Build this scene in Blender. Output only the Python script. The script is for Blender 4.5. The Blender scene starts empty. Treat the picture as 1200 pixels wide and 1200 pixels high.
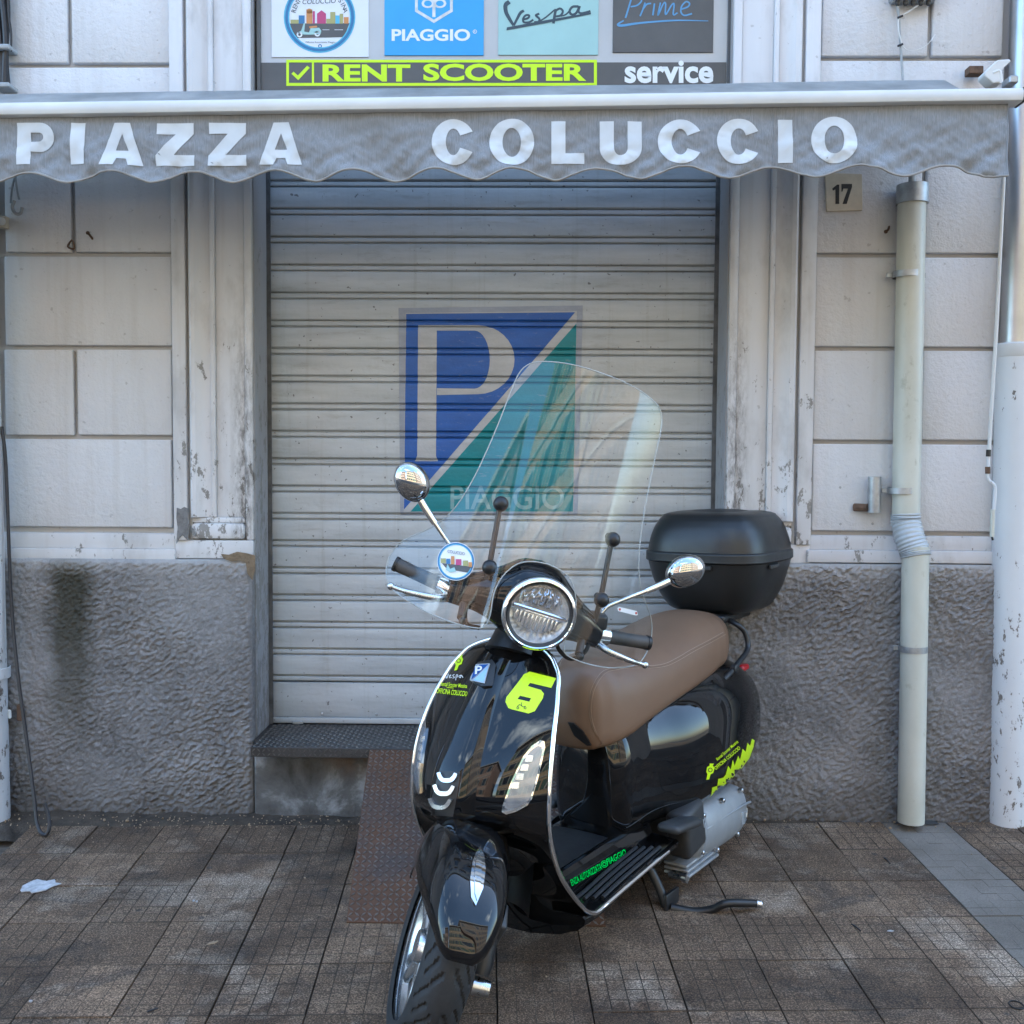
import bpy, bmesh, math, random
from mathutils import Vector, Matrix, noise
from mathutils.bvhtree import BVHTree
rnd = random.Random(7)
RAD = math.radians
scene = bpy.context.scene
COL = scene.collection

# ------------------------------------------------------------------ camera
CAM_LOC = Vector((0.0, -3.7, 1.289))
FPX = 1200.0
R_CAM = Matrix.Rotation(RAD(1.0), 3, 'Z') @ Matrix.Rotation(RAD(-2.9), 3, 'X') @ Matrix.Rotation(RAD(-0.35), 3, 'Y')
cam_data = bpy.data.cameras.new('camera')
cam_data.lens = 36.0
cam_data.sensor_width = 36.0
cam_data.clip_start = 0.05
cam_data.clip_end = 500.0
cam = bpy.data.objects.new('camera', cam_data)
COL.objects.link(cam)
right, fwd, up = R_CAM.col[0], R_CAM.col[1], R_CAM.col[2]
mw = Matrix((right, up, -fwd)).transposed().to_4x4()
mw.translation = CAM_LOC
cam.matrix_world = mw
scene.camera = cam

# ------------------------------------------------------------------ sky, sun, exposure
SUN_EL, SUN_AZ = 47.0, 28.0      # the sun stands behind the shop, so the front is in open shade
world = bpy.data.worlds.new('World')
scene.world = world
world.use_nodes = True
wt = world.node_tree
for n in list(wt.nodes):
    wt.nodes.remove(n)
w_out = wt.nodes.new('ShaderNodeOutputWorld')
w_bg = wt.nodes.new('ShaderNodeBackground')
w_sky = wt.nodes.new('ShaderNodeTexSky')
w_sky.sky_type = 'NISHITA'
w_sky.sun_disc = False
w_sky.sun_elevation = RAD(SUN_EL)
w_sky.sun_rotation = RAD(SUN_AZ)
w_sky.air_density = 1.0
w_sky.dust_density = 1.5
w_sky.ozone_density = 1.0
w_tc = wt.nodes.new('ShaderNodeTexCoord')
w_map = wt.nodes.new('ShaderNodeMapping')
w_map.inputs['Scale'].default_value = (1.0, 1.0, 2.2)
w_map.inputs['Location'].default_value = (0.35, 0.2, 0.0)
w_noise = wt.nodes.new('ShaderNodeTexNoise')
w_noise.inputs['Scale'].default_value = 2.1
w_noise.inputs['Detail'].default_value = 8.0
w_noise.inputs['Roughness'].default_value = 0.58
w_ramp = wt.nodes.new('ShaderNodeValToRGB')
w_ramp.color_ramp.elements[0].position = 0.56
w_ramp.color_ramp.elements[1].position = 0.74
w_mix = wt.nodes.new('ShaderNodeMixRGB')
w_mix.inputs['Color2'].default_value = (11.0, 10.8, 10.6, 1)
wt.links.new(w_tc.outputs['Generated'], w_map.inputs['Vector'])
wt.links.new(w_map.outputs['Vector'], w_noise.inputs['Vector'])
wt.links.new(w_noise.outputs['Fac'], w_ramp.inputs['Fac'])
wt.links.new(w_ramp.outputs['Color'], w_mix.inputs['Fac'])
wt.links.new(w_sky.outputs['Color'], w_mix.inputs['Color1'])
wt.links.new(w_mix.outputs['Color'], w_bg.inputs['Color'])
w_bg.inputs['Strength'].default_value = 0.12
wt.links.new(w_bg.outputs['Background'], w_out.inputs['Surface'])

sun_data = bpy.data.lights.new('sun', 'SUN')
sun_data.energy = 3.0
sun_data.angle = RAD(0.5)
sun_data.color = (1.0, 0.93, 0.82)
sun = bpy.data.objects.new('sun', sun_data)
COL.objects.link(sun)
sdir = Vector((math.sin(RAD(SUN_AZ)) * math.cos(RAD(SUN_EL)), math.cos(RAD(SUN_AZ)) * math.cos(RAD(SUN_EL)), math.sin(RAD(SUN_EL))))
sun.rotation_euler = sdir.to_track_quat('Z', 'Y').to_euler()
sun.location = (4, 8, 14)

scene.view_settings.view_transform = 'Standard'
scene.view_settings.look = 'None'
scene.view_settings.exposure = 3.28
scene.view_settings.gamma = 1.0
scene.view_settings.use_white_balance = True     # daylight shade setting of the camera
scene.view_settings.white_balance_temperature = 5850.0
scene.view_settings.white_balance_tint = 0.0
scene.render.engine = 'CYCLES'
scene.cycles.use_denoising = True
scene.cycles.max_bounces = 10
scene.cycles.transparent_max_bounces = 16
scene.cycles.caustics_reflective = False
scene.cycles.caustics_refractive = False
scene.cycles.sample_clamp_indirect = 6.0

# ------------------------------------------------------------------ helpers
def ray(px, py):
    return R_CAM @ Vector(((px - 600) / FPX, 1.0, (600 - py) / FPX))

def W(px, py, y=0.0):
    """point of the vertical plane y=const seen at a photo pixel"""
    d = ray(px, py)
    return CAM_LOC + d * ((y - CAM_LOC.y) / d.y)

SLOPE = 0.042
def G(px, py, lift=0.0):
    """point of the sloping pavement seen at a photo pixel"""
    d = ray(px, py)
    t = (SLOPE * CAM_LOC.y - CAM_LOC.z + lift) / (d.z - SLOPE * d.y)
    return CAM_LOC + d * t

def gz(y):
    return SLOPE * y

def tag(o, label=None, cat=None, group=None, kind=None):
    if label: o['label'] = label
    if cat: o['category'] = cat
    if group: o['group'] = group
    if kind: o['kind'] = kind
    return o

def empty(name, loc=(0, 0, 0)):
    o = bpy.data.objects.new(name, None)
    o.empty_display_size = 0.1
    o.location = loc
    COL.objects.link(o)
    return o

def link(name, me, mat, parent=None):
    if mat is not None:
        me.materials.clear()
        me.materials.append(mat)
    o = bpy.data.objects.new(name, me)
    COL.objects.link(o)
    if parent is not None:
        o.parent = parent
        if parent.type == 'EMPTY' and parent.get('_fixed'):
            o.matrix_parent_inverse = Matrix.Translation(-parent.location)
    return o

def world_empty(name, loc):
    """an Empty at a thing's base whose parts are given in world coordinates"""
    o = empty(name, loc)
    o['_fixed'] = 1
    return o

def to_mesh(name, bm, ang=35):
    bmesh.ops.recalc_face_normals(bm, faces=bm.faces)
    me = bpy.data.meshes.new(name)
    bm.to_mesh(me)
    bm.free()
    for p in me.polygons:
        p.use_smooth = ang > 0
    if ang > 0:
        me.set_sharp_from_angle(angle=RAD(ang))
    return me

def build(name, bm, mat, parent=None, ang=35):
    return link(name, to_mesh(name, bm, ang), mat, parent)

def pyd(name, verts, faces, mat, parent=None, ang=35, recalc=True):
    bm = bmesh.new()
    vs = [bm.verts.new(v) for v in verts]
    for f in faces:
        try:
            bm.faces.new([vs[i] for i in f])
        except ValueError:
            pass
    if not recalc:
        me = bpy.data.meshes.new(name)
        bm.to_mesh(me); bm.free()
        for p in me.polygons: p.use_smooth = ang > 0
        if ang > 0: me.set_sharp_from_angle(angle=RAD(ang))
        return link(name, me, mat, parent)
    return build(name, bm, mat, parent, ang)

def add_box(bm, c, s, bevel=0.0, rot=None, seg=1):
    r = bmesh.ops.create_cube(bm, size=1.0)
    vs = r['verts']
    bmesh.ops.scale(bm, vec=s, verts=vs)
    if bevel > 0:
        es = list({e for v in vs for e in v.link_edges})
        rb = bmesh.ops.bevel(bm, geom=es, offset=bevel, segments=seg, affect='EDGES', profile=0.5, clamp_overlap=True)
        vs = list({v for f in rb['faces'] for v in f.verts} | {v for v in vs if v.is_valid})
    if rot is not None:
        bmesh.ops.rotate(bm, cent=(0, 0, 0), matrix=rot, verts=vs)
    bmesh.ops.translate(bm, vec=c, verts=vs)
    return vs

def box(name, c, s, mat, parent=None, bevel=0.003, rot=None, seg=1, ang=35):
    bm = bmesh.new()
    add_box(bm, c, s, bevel, rot, seg)
    return build(name, bm, mat, parent, ang)

def box2(name, a, b, mat, parent=None, bevel=0.003, seg=1):
    c = [(a[i] + b[i]) / 2 for i in range(3)]
    s = [abs(a[i] - b[i]) for i in range(3)]
    return box(name, c, s, mat, parent, bevel, None, seg)

def spline(xs, ys, x):
    """monotone-ish Catmull-Rom interpolation of ys over increasing xs"""
    n = len(xs)
    if x <= xs[0]: return ys[0]
    if x >= xs[-1]: return ys[-1]
    i = 0
    while x > xs[i + 1]: i += 1
    h = xs[i + 1] - xs[i]
    t = (x - xs[i]) / h
    def m(k):
        if k == 0: return (ys[1] - ys[0]) / (xs[1] - xs[0])
        if k == n - 1: return (ys[-1] - ys[-2]) / (xs[-1] - xs[-2])
        a = (ys[k] - ys[k - 1]) / (xs[k] - xs[k - 1]); b = (ys[k + 1] - ys[k]) / (xs[k + 1] - xs[k])
        if a * b <= 0: return 0.0
        w1 = xs[k + 1] - xs[k]; w0 = xs[k] - xs[k - 1]
        return (a * w1 + b * w0) / (w0 + w1)
    t2, t3 = t * t, t * t * t
    return ((2*t3 - 3*t2 + 1) * ys[i] + (t3 - 2*t2 + t) * h * m(i) + (-2*t3 + 3*t2) * ys[i+1] + (t3 - t2) * h * m(i+1))

def smooth_path(pts, n=8, closed=False):
    P = [Vector(p) for p in pts]
    out = []
    L = len(P)
    rng = range(L) if closed else range(L - 1)
    for i in rng:
        p0 = P[(i - 1) % L] if (closed or i > 0) else P[i] * 2 - P[i + 1]
        p1 = P[i]; p2 = P[(i + 1) % L]
        p3 = P[(i + 2) % L] if (closed or i + 2 < L) else p2 * 2 - p1
        for k in range(n):
            t = k / n
            out.append(0.5 * ((2*p1) + (p2 - p0)*t + (2*p0 - 5*p1 + 4*p2 - p3)*t*t + (3*p1 - p0 - 3*p2 + p3)*t**3))
    if not closed: out.append(P[-1])
    return out

def add_tube(bm, pts, r, seg=10, closed=False, cap=True, flat=1.0):
    """tube along a polyline; r a number or a list; flat squeezes one cross axis"""
    P = [Vector(p) for p in pts]
    n = len(P)
    rs = r if isinstance(r, (list, tuple)) else [r] * n
    rings = []
    prev_u = None
    for i in range(n):
        if closed: t = P[(i + 1) % n] - P[(i - 1) % n]
        else: t = P[min(i + 1, n - 1)] - P[max(i - 1, 0)]
        if t.length < 1e-9: t = Vector((0, 0, 1))
        t.normalize()
        if prev_u is None:
            a = Vector((0, 0, 1)) if abs(t.z) < 0.9 else Vector((1, 0, 0))
            u = t.cross(a).normalized()
        else:
            u = (prev_u - t * prev_u.dot(t))
            u = u.normalized() if u.length > 1e-6 else prev_u
        v = t.cross(u).normalized()
        prev_u = u
        rings.append([bm.verts.new(P[i] + (u * math.cos(2*math.pi*k/seg) + v * math.sin(2*math.pi*k/seg) * flat) * rs[i]) for k in range(seg)])
    for i in range(n if closed else n - 1):
        A, B = rings[i], rings[(i + 1) % n]
        for k in range(seg):
            bm.faces.new((A[k], A[(k+1) % seg], B[(k+1) % seg], B[k]))
    if cap and not closed:
        bm.faces.new(rings[0][::-1]); bm.faces.new(rings[-1])

def tube(name, pts, r, mat, parent=None, seg=10, smooth=0, closed=False, flat=1.0, ang=40):
    if smooth:
        if isinstance(r, (list, tuple)):
            r = [q.x for q in smooth_path([(a, 0, 0) for a in r], smooth, closed)]
        pts = smooth_path(pts, smooth, closed)
    bm = bmesh.new()
    add_tube(bm, pts, r, seg, closed, True, flat)
    return build(name, bm, mat, parent, ang)

def add_lathe(bm, prof, origin=(0, 0, 0), axis='Z', seg=32, cap=True):
    """prof: list of (radius, height along axis)"""
    O = Vector(origin)
    if isinstance(axis, str):
        ax = {'X': Vector((1, 0, 0)), 'Y': Vector((0, 1, 0)), 'Z': Vector((0, 0, 1))}[axis]
    else: ax = Vector(axis).normalized()
    a = Vector((0, 0, 1)) if abs(ax.z) < 0.9 else Vector((1, 0, 0))
    u = ax.cross(a).normalized(); v = ax.cross(u)
    rings = []
    for r, h in prof:
        if r < 1e-5: rings.append([bm.verts.new(O + ax * h)])
        else: rings.append([bm.verts.new(O + ax * h + (u * math.cos(2*math.pi*k/seg) + v * math.sin(2*math.pi*k/seg)) * r) for k in range(seg)])
    for A, B in zip(rings, rings[1:]):
        for k in range(seg):
            k2 = (k + 1) % seg
            if len(A) == 1 and len(B) == 1: continue
            if len(A) == 1: bm.faces.new((A[0], B[k2], B[k]))
            elif len(B) == 1: bm.faces.new((A[k], A[k2], B[0]))
            else: bm.faces.new((A[k], A[k2], B[k2], B[k]))
    if cap:
        if len(rings[0]) > 1: bm.faces.new(rings[0][::-1])
        if len(rings[-1]) > 1: bm.faces.new(rings[-1])

def lathe(name, prof, mat, parent=None, origin=(0, 0, 0), axis='Z', seg=32, cap=True, ang=35):
    bm = bmesh.new()
    add_lathe(bm, prof, origin, axis, seg, cap)
    return build(name, bm, mat, parent, ang)

def add_grid(bm, fn, nu, nv, wrap_u=False):
    """fn(u,v) -> point, u,v in 0..1"""
    rows = [[bm.verts.new(fn(i / (nu if wrap_u else nu), j / nv)) for i in range(nu if wrap_u else nu + 1)] for j in range(nv + 1)]
    for j in range(nv):
        for i in range(nu):
            i2 = (i + 1) % nu if wrap_u else i + 1
            bm.faces.new((rows[j][i], rows[j][i2], rows[j+1][i2], rows[j+1][i]))
    return rows

def extrude_poly(name, pts2, y0, y1, mat, parent=None, ang=30, bevel=0.0):
    """polygon given in (x,z), extruded from y0 to y1"""
    bm = bmesh.new()
    a = [bm.verts.new((p[0], y0, p[1])) for p in pts2]
    b = [bm.verts.new((p[0], y1, p[1])) for p in pts2]
    n = len(pts2)
    bm.faces.new(a); bm.faces.new(b[::-1])
    for i in range(n):
        bm.faces.new((a[i], a[(i+1) % n], b[(i+1) % n], b[i]))
    if bevel:
        bmesh.ops.bevel(bm, geom=[e for e in bm.edges], offset=bevel, segments=1, affect='EDGES', clamp_overlap=True)
    return build(name, bm, mat, parent, ang)

_text_cache = {}
def text2d(s, offset=0.0, shear=0.0, spacing=1.0):
    """flat mesh of a line of lettering: (verts normalised to 0..1 x 0..1, faces, aspect)"""
    key = (s, offset, shear, spacing)
    if key in _text_cache: return _text_cache[key]
    cu = bpy.data.curves.new('t', 'FONT')
    cu.body = s; cu.offset = offset; cu.shear = shear; cu.resolution_u = 4
    cu.space_character = spacing
    ob = bpy.data.objects.new('t', cu)
    COL.objects.link(ob)
    dg = bpy.context.evaluated_depsgraph_get()
    me = bpy.data.meshes.new_from_object(ob.evaluated_get(dg))
    vs = [(v.co.x, v.co.y) for v in me.vertices]
    fs = [tuple(p.vertices) for p in me.polygons]
    bpy.data.objects.remove(ob); bpy.data.curves.remove(cu); bpy.data.meshes.remove(me)
    x0 = min(v[0] for v in vs); x1 = max(v[0] for v in vs); y0 = min(v[1] for v in vs); y1 = max(v[1] for v in vs)
    r = ([((x - x0) / (x1 - x0), (y - y0) / (y1 - y0)) for x, y in vs], fs, (x1 - x0) / (y1 - y0))
    _text_cache[key] = r
    return r

def flat_bm(verts, faces, step=None, cuts_x=(), cuts_y=()):
    """2-D mesh cut into strips so that it can follow a curved surface"""
    bm = bmesh.new()
    vs = [bm.verts.new((v[0], v[1], 0)) for v in verts]
    for f in faces:
        try: bm.faces.new([vs[i] for i in f])
        except ValueError: pass
    xs = [v[0] for v in verts]; ys = [v[1] for v in verts]
    cx, cy = list(cuts_x), list(cuts_y)
    if step:
        k = math.floor(min(xs) / step) + 1
        while k * step < max(xs): cx.append(k * step); k += 1
        k = math.floor(min(ys) / step) + 1
        while k * step < max(ys): cy.append(k * step); k += 1
    for c in cx:
        bmesh.ops.bisect_plane(bm, geom=bm.verts[:] + bm.edges[:] + bm.faces[:], plane_co=(c, 0, 0), plane_no=(1, 0, 0))
    for c in cy:
        bmesh.ops.bisect_plane(bm, geom=bm.verts[:] + bm.edges[:] + bm.faces[:], plane_co=(0, c, 0), plane_no=(0, 1, 0))
    return bm

def ellipse2(cx, cy, rx, ry, n=40):
    return [(cx + rx * math.cos(2*math.pi*i/n), cy + ry * math.sin(2*math.pi*i/n)) for i in range(n)]

def ring2(cx, cy, r0, r1, n=40, ry=1.0):
    vs = [(cx + r0 * math.cos(2*math.pi*i/n), cy + ry * r0 * math.sin(2*math.pi*i/n)) for i in range(n)] + [(cx + r1 * math.cos(2*math.pi*i/n), cy + ry * r1 * math.sin(2*math.pi*i/n)) for i in range(n)]
    fs = [(i, (i+1) % n, n + (i+1) % n, n + i) for i in range(n)]
    return vs, fs

def poly2(pts):
    return list(pts), [tuple(range(len(pts)))]

def rects2(rs):
    vs, fs = [], []
    for x0, y0, x1, y1 in rs:
        k = len(vs)
        vs += [(x0, y0), (x1, y0), (x1, y1), (x0, y1)]
        fs.append((k, k+1, k+2, k+3))
    return vs, fs

# ------------------------------------------------------------------ materials
class NT:
    def __init__(self, name):
        self.m = bpy.data.materials.new(name)
        self.m.use_nodes = True
        self.t = self.m.node_tree
        self.b = self.t.nodes['Principled BSDF']
        self.out = self.t.nodes['Material Output']
    def n(self, typ, **kw):
        nd = self.t.nodes.new(typ)
        for k, v in kw.items():
            if k in nd.inputs: nd.inputs[k].default_value = v
            else: setattr(nd, k, v)
        return nd
    def l(self, a, b): self.t.links.new(a, b)
    def coord(self, which='Object', scale=(1, 1, 1), rot=(0, 0, 0)):
        tc = self.n('ShaderNodeTexCoord')
        mp = self.n('ShaderNodeMapping')
        mp.inputs['Scale'].default_value = scale
        mp.inputs['Rotation'].default_value = rot
        self.l(tc.outputs[which], mp.inputs['Vector'])
        return mp.outputs['Vector']
    def pos(self, scale=(1, 1, 1), rot=(0, 0, 0)):
        g = self.n('ShaderNodeNewGeometry')
        mp = self.n('ShaderNodeMapping')
        mp.inputs['Scale'].default_value = scale
        mp.inputs['Rotation'].default_value = rot
        self.l(g.outputs['Position'], mp.inputs['Vector'])
        return mp.outputs['Vector']
    def noise(self, vec, scale, detail=4.0, rough=0.55, dist=0.0):
        nd = self.n('ShaderNodeTexNoise')
        nd.inputs['Scale'].default_value = scale
        nd.inputs['Detail'].default_value = detail
        nd.inputs['Roughness'].default_value = rough
        nd.inputs['Distortion'].default_value = dist
        self.l(vec, nd.inputs['Vector'])
        return nd.outputs['Fac']
    def ramp(self, fac, stops):
        r = self.n('ShaderNodeValToRGB')
        els = r.color_ramp.elements
        while len(els) < len(stops): els.new(0.5)
        for e, (p, c) in zip(els, stops):
            e.position = p
            e.color = (c, c, c, 1) if isinstance(c, (int, float)) else (*c, 1)
        self.l(fac, r.inputs['Fac'])
        return r.outputs['Color']
    def mix(self, fac, a, b, mode='MIX'):
        m = self.n('ShaderNodeMixRGB', blend_type=mode)
        for s, v in (('Fac', fac), ('Color1', a), ('Color2', b)):
            if isinstance(v, (int, float)): m.inputs[s].default_value = v if s == 'Fac' else (v, v, v, 1)
            elif isinstance(v, (tuple, list)): m.inputs[s].default_value = (*v[:3], 1)
            else: self.l(v, m.inputs[s])
        return m.outputs['Color']
    def math(self, op, a, b=0.0, clamp=False):
        m = self.n('ShaderNodeMath', operation=op, use_clamp=clamp)
        for i, v in enumerate((a, b)):
            if isinstance(v, (int, float)): m.inputs[i].default_value = v
            else: self.l(v, m.inputs[i])
        return m.outputs[0]
    def sep(self, vec):
        s = self.n('ShaderNodeSeparateXYZ')
        self.l(vec, s.inputs[0])
        return s.outputs
    def base(self, c):
        if isinstance(c, (tuple, list)): self.b.inputs['Base Color'].default_value = (*c[:3], 1)
        else: self.l(c, self.b.inputs['Base Color'])
    def rough(self, v):
        if isinstance(v, (int, float)): self.b.inputs['Roughness'].default_value = v
        else: self.l(v, self.b.inputs['Roughness'])
    def bump(self, h, strength=0.3, dist=0.01, prev=None):
        b = self.n('ShaderNodeBump')
        b.inputs['Strength'].default_value = strength
        b.inputs['Distance'].default_value = dist
        self.l(h, b.inputs['Height'])
        if prev is not None: self.l(prev, b.inputs['Normal'])
        self.l(b.outputs['Normal'], self.b.inputs['Normal'])
        return b.outputs['Normal']

def simple(name, c, rough=0.5, metal=0.0, coat=0.0, var=0.12, vs=6.0, bump=0.0, bs=200.0, bd=0.002, spec=0.5, coord='obj'):
    t = NT(name)
    v = t.coord('Object') if coord == 'obj' else t.pos()
    if var > 0:
        f = t.noise(v, vs, 5.0, 0.6)
        t.base(t.mix(t.ramp(f, [(0.3, 0.0), (0.7, 1.0)]), tuple(x * (1 - var) for x in c), tuple(min(1, x * (1 + var)) for x in c)))
        t.rough(t.math('ADD', t.math('MULTIPLY', t.noise(v, vs * 2.3, 4.0), 0.16), rough - 0.08, True))
    else:
        t.base(c); t.rough(rough)
    t.b.inputs['Metallic'].default_value = metal
    t.b.inputs['Coat Weight'].default_value = coat
    t.b.inputs['Coat Roughness'].default_value = 0.02
    t.b.inputs['Specular IOR Level'].default_value = spec
    if bump > 0:
        t.bump(t.noise(v, bs, 3.0, 0.6), bump, bd)
    return t.m

MAT = {}
def mk_paint_wall(name, c, stucco=0.35, sscale=95.0, wear=0.0, wear_z=(0.9, 1.5), edge_grime=False):
    """old light wall paint: fine stucco grain, dust streaks, flaked spots low down"""
    t = NT(name)
    p = t.pos()
    big = t.noise(t.pos((1.0, 1.0, 0.35)), 2.3, 5.0, 0.6)
    col = t.mix(t.ramp(big, [(0.3, 0.0), (0.72, 1.0)]), tuple(x * 0.86 for x in c), tuple(x * 1.05 for x in c))
    streak = t.noise(t.pos((14.0, 14.0, 0.6)), 1.5, 4.0, 0.6)
    col = t.mix(t.math('MULTIPLY', t.ramp(streak, [(0.52, 0.0), (0.8, 1.0)]), 0.35), col, (0.40, 0.37, 0.33))
    spots = t.noise(p, 42.0, 2.0, 0.5)
    col = t.mix(t.math('MULTIPLY', t.ramp(spots, [(0.70, 0.0), (0.74, 1.0)]), 0.35), col, (0.2, 0.19, 0.18))
    h = t.noise(p, sscale, 3.0, 0.6)
    if wear > 0:
        z = t.sep(p)[2]
        low = t.ramp(t.math('DIVIDE', t.math('SUBTRACT', z, wear_z[0]), wear_z[1] - wear_z[0], True), [(0.0, 1.0), (1.0, 0.0)])
        fl = t.noise(t.pos((1.6, 1.6, 0.8)), 16.0, 7.0, 0.72)
        msk = t.math('ADD', fl, t.math('MULTIPLY', low, 0.17 * wear))
        msk = t.ramp(msk, [(0.688, 0.0), (0.71, 1.0)])
        under = t.mix(t.noise(p, 30.0, 3.0), (0.17, 0.165, 0.16), (0.36, 0.35, 0.33))
        col = t.mix(msk, col, under)
        grime = t.noise(t.pos((1, 1, 0.45)), 6.0, 5.0, 0.65)
        col = t.mix(t.math('MULTIPLY', t.ramp(grime, [(0.52, 0.0), (0.72, 1.0)]), 0.45), col, (0.30, 0.285, 0.27))
        if edge_grime:
            # black scuffing where goods rubbed along both sides of the door opening
            xx = t.sep(p)[0]
            d1 = t.math('ABSOLUTE', t.math('ADD', xx, 1.035)); d2 = t.math('ABSOLUTE', t.math('SUBTRACT', xx, 0.735))
            dd = t.math('MINIMUM', d1, d2)
            nearer = t.ramp(t.math('DIVIDE', dd, 0.055, True), [(0.15, 1.0), (1.0, 0.0)])
            hgt = t.ramp(t.math('DIVIDE', t.math('SUBTRACT', z, 0.85), 1.1, True), [(0.0, 0.7), (0.25, 1.0), (0.55, 0.75), (1.0, 0.0)])
            sm = t.noise(t.pos((2.2, 2.2, 0.7)), 22.0, 7.0, 0.75)
            g = t.math('MULTIPLY', t.math('MULTIPLY', nearer, hgt), t.ramp(sm, [(0.42, 0.0), (0.62, 1.0)]))
            col = t.mix(t.math('MULTIPLY', g, 0.9), col, (0.09, 0.08, 0.07))
        h = t.math('SUBTRACT', t.math('MULTIPLY', h, 0.4), t.math('MULTIPLY', msk, 0.8))
    t.base(col); t.rough(0.82)
    t.b.inputs['Specular IOR Level'].default_value = 0.25
    t.bump(h, stucco, 0.004)
    return t.m

MAT['plaster'] = mk_paint_wall('wall_plaster', (0.64, 0.645, 0.66), 0.95, 70.0)
MAT['paint_old'] = mk_paint_wall('surround_paint', (0.65, 0.655, 0.67), 0.22, 60.0, 1.0, (0.85, 2.1), True)
MAT['band_paint'] = mk_paint_wall('band_paint', (0.62, 0.62, 0.63), 0.3, 60.0, 0.75, (0.80, 1.3))
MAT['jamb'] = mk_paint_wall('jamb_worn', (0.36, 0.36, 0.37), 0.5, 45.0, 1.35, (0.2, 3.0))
MAT['groove'] = mk_paint_wall('groove_paint', (0.50, 0.49, 0.48), 0.2, 60.0)

def mk_plinth():
    t = NT('rough_cement')
    p = t.pos()
    big = t.noise(p, 3.0, 5.0, 0.6)
    col = t.mix(t.ramp(big, [(0.3, 0), (0.7, 1)]), (0.122, 0.121, 0.122), (0.268, 0.266, 0.268))
    fine = t.noise(t.pos((1, 1, 1), (0, RAD(35), 0)), 60.0, 4.0, 0.6)
    col = t.mix(t.math('MULTIPLY', t.ramp(fine, [(0.45, 0), (0.75, 1)]), 0.55), col, (0.36, 0.36, 0.375))
    # a damp stain running down below the left blocks
    x, y, z = t.sep(p)
    wob = t.math('MULTIPLY', t.math('SUBTRACT', t.noise(t.pos((1, 1, 0.7)), 9.0, 5.0), 0.5), 0.11)
    d = t.math('ABSOLUTE', t.math('ADD', t.math('SUBTRACT', x, W(82, 780, -0.04).x), wob))
    st = t.ramp(t.math('DIVIDE', d, 0.105, True), [(0.45, 1.0), (1.0, 0.0)])
    fall = t.ramp(t.math('DIVIDE', t.math('SUBTRACT', z, 0.22), 0.72, True), [(0.0, 0.0), (0.25, 0.55), (0.6, 0.9), (1.0, 1.0)])
    st = t.math('MULTIPLY', st, fall)
    col = t.mix(t.math('MULTIPLY', st, 0.95), col, (0.05, 0.05, 0.038))
    low = t.ramp(t.math('DIVIDE', t.math('ADD', z, t.math('MULTIPLY', wob, 1.5)), 0.16, True), [(0.0, 1.0), (1.0, 0.0)])
    col = t.mix(t.math('MULTIPLY', low, 0.6), col, (0.09, 0.085, 0.08))
    pale = t.ramp(t.math('DIVIDE', t.math('SUBTRACT', t.math('ADD', z, t.math('MULTIPLY', wob, 0.5)), 0.83), 0.09, True), [(0.3, 0.0), (1.0, 1.0)])
    col = t.mix(t.math('MULTIPLY', pale, 0.45), col, (0.55, 0.55, 0.55))
    t.base(col); t.rough(0.9)
    t.b.inputs['Specular IOR Level'].default_value = 0.2
    t.bump(t.noise(p, 160.0, 4.0, 0.7), 0.9, 0.004)
    return t.m
MAT['plinth'] = mk_plinth()

def mk_tile():
    t = NT('paving_cement')
    p = t.pos()
    oi = t.n('ShaderNodeObjectInfo')
    big = t.noise(p, 2.6, 6.0, 0.62)
    med = t.noise(p, 11.0, 5.0, 0.6)
    col = t.mix(t.ramp(big, [(0.36, 0), (0.60, 1)]), (0.056, 0.036, 0.023), (0.145, 0.097, 0.061))
    col = t.mix(t.math('MULTIPLY', t.ramp(med, [(0.5, 0), (0.75, 1)]), 0.5), col, (0.20, 0.145, 0.10))
    dark = t.noise(t.pos((1.0, 1.4, 1.0)), 4.2, 6.0, 0.7, 0.6)
    col = t.mix(t.math('MULTIPLY', t.ramp(dark, [(0.53, 0), (0.68, 1)]), 0.8), col, (0.045, 0.036, 0.029))
    pale = t.noise(t.pos((1.0, 1.2, 1.0)), 3.1, 7.0, 0.66, 0.3)
    col = t.mix(t.math('MULTIPLY', t.ramp(pale, [(0.54, 0), (0.70, 1)]), 0.75), col, (0.285, 0.228, 0.172))
    gum = t.n('ShaderNodeTexVoronoi'); gum.inputs['Scale'].default_value = 7.0
    t.l(t.pos(), gum.inputs['Vector'])
    col = t.mix(t.math('MULTIPLY', t.ramp(gum.outputs['Distance'], [(0.05, 1.0), (0.085, 0.0)]), 0.7), col, (0.035, 0.032, 0.03))
    col = t.mix(1.0, col, t.ramp(oi.outputs['Random'], [(0.0, 0.70), (0.5, 1.0), (1.0, 1.30)]), 'MULTIPLY')
    grain = t.noise(p, 230.0, 2.5, 0.75)
    col = t.mix(1.0, col, t.ramp(grain, [(0.27, 0.15), (0.5, 0.95), (0.66, 2.7)]), 'MULTIPLY')
    t.base(col)
    t.rough(t.math('ADD', 0.62, t.math('MULTIPLY', big, 0.3), True))
    t.b.inputs['Specular IOR Level'].default_value = 0.3
    t.bump(t.noise(p, 240.0, 3.0, 0.7), 0.55, 0.002)
    return t.m
MAT['tile'] = mk_tile()
t_ = NT('smooth_cement')
p_ = t_.pos()
c_ = t_.mix(t_.ramp(t_.noise(p_, 3.0, 6.0, 0.6), [(0.3, 0), (0.7, 1)]), (0.115, 0.097, 0.078), (0.235, 0.205, 0.172))
c_ = t_.mix(1.0, c_, t_.ramp(t_.noise(p_, 240.0, 2.0, 0.7), [(0.3, 0.75), (0.7, 1.25)]), 'MULTIPLY')
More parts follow.
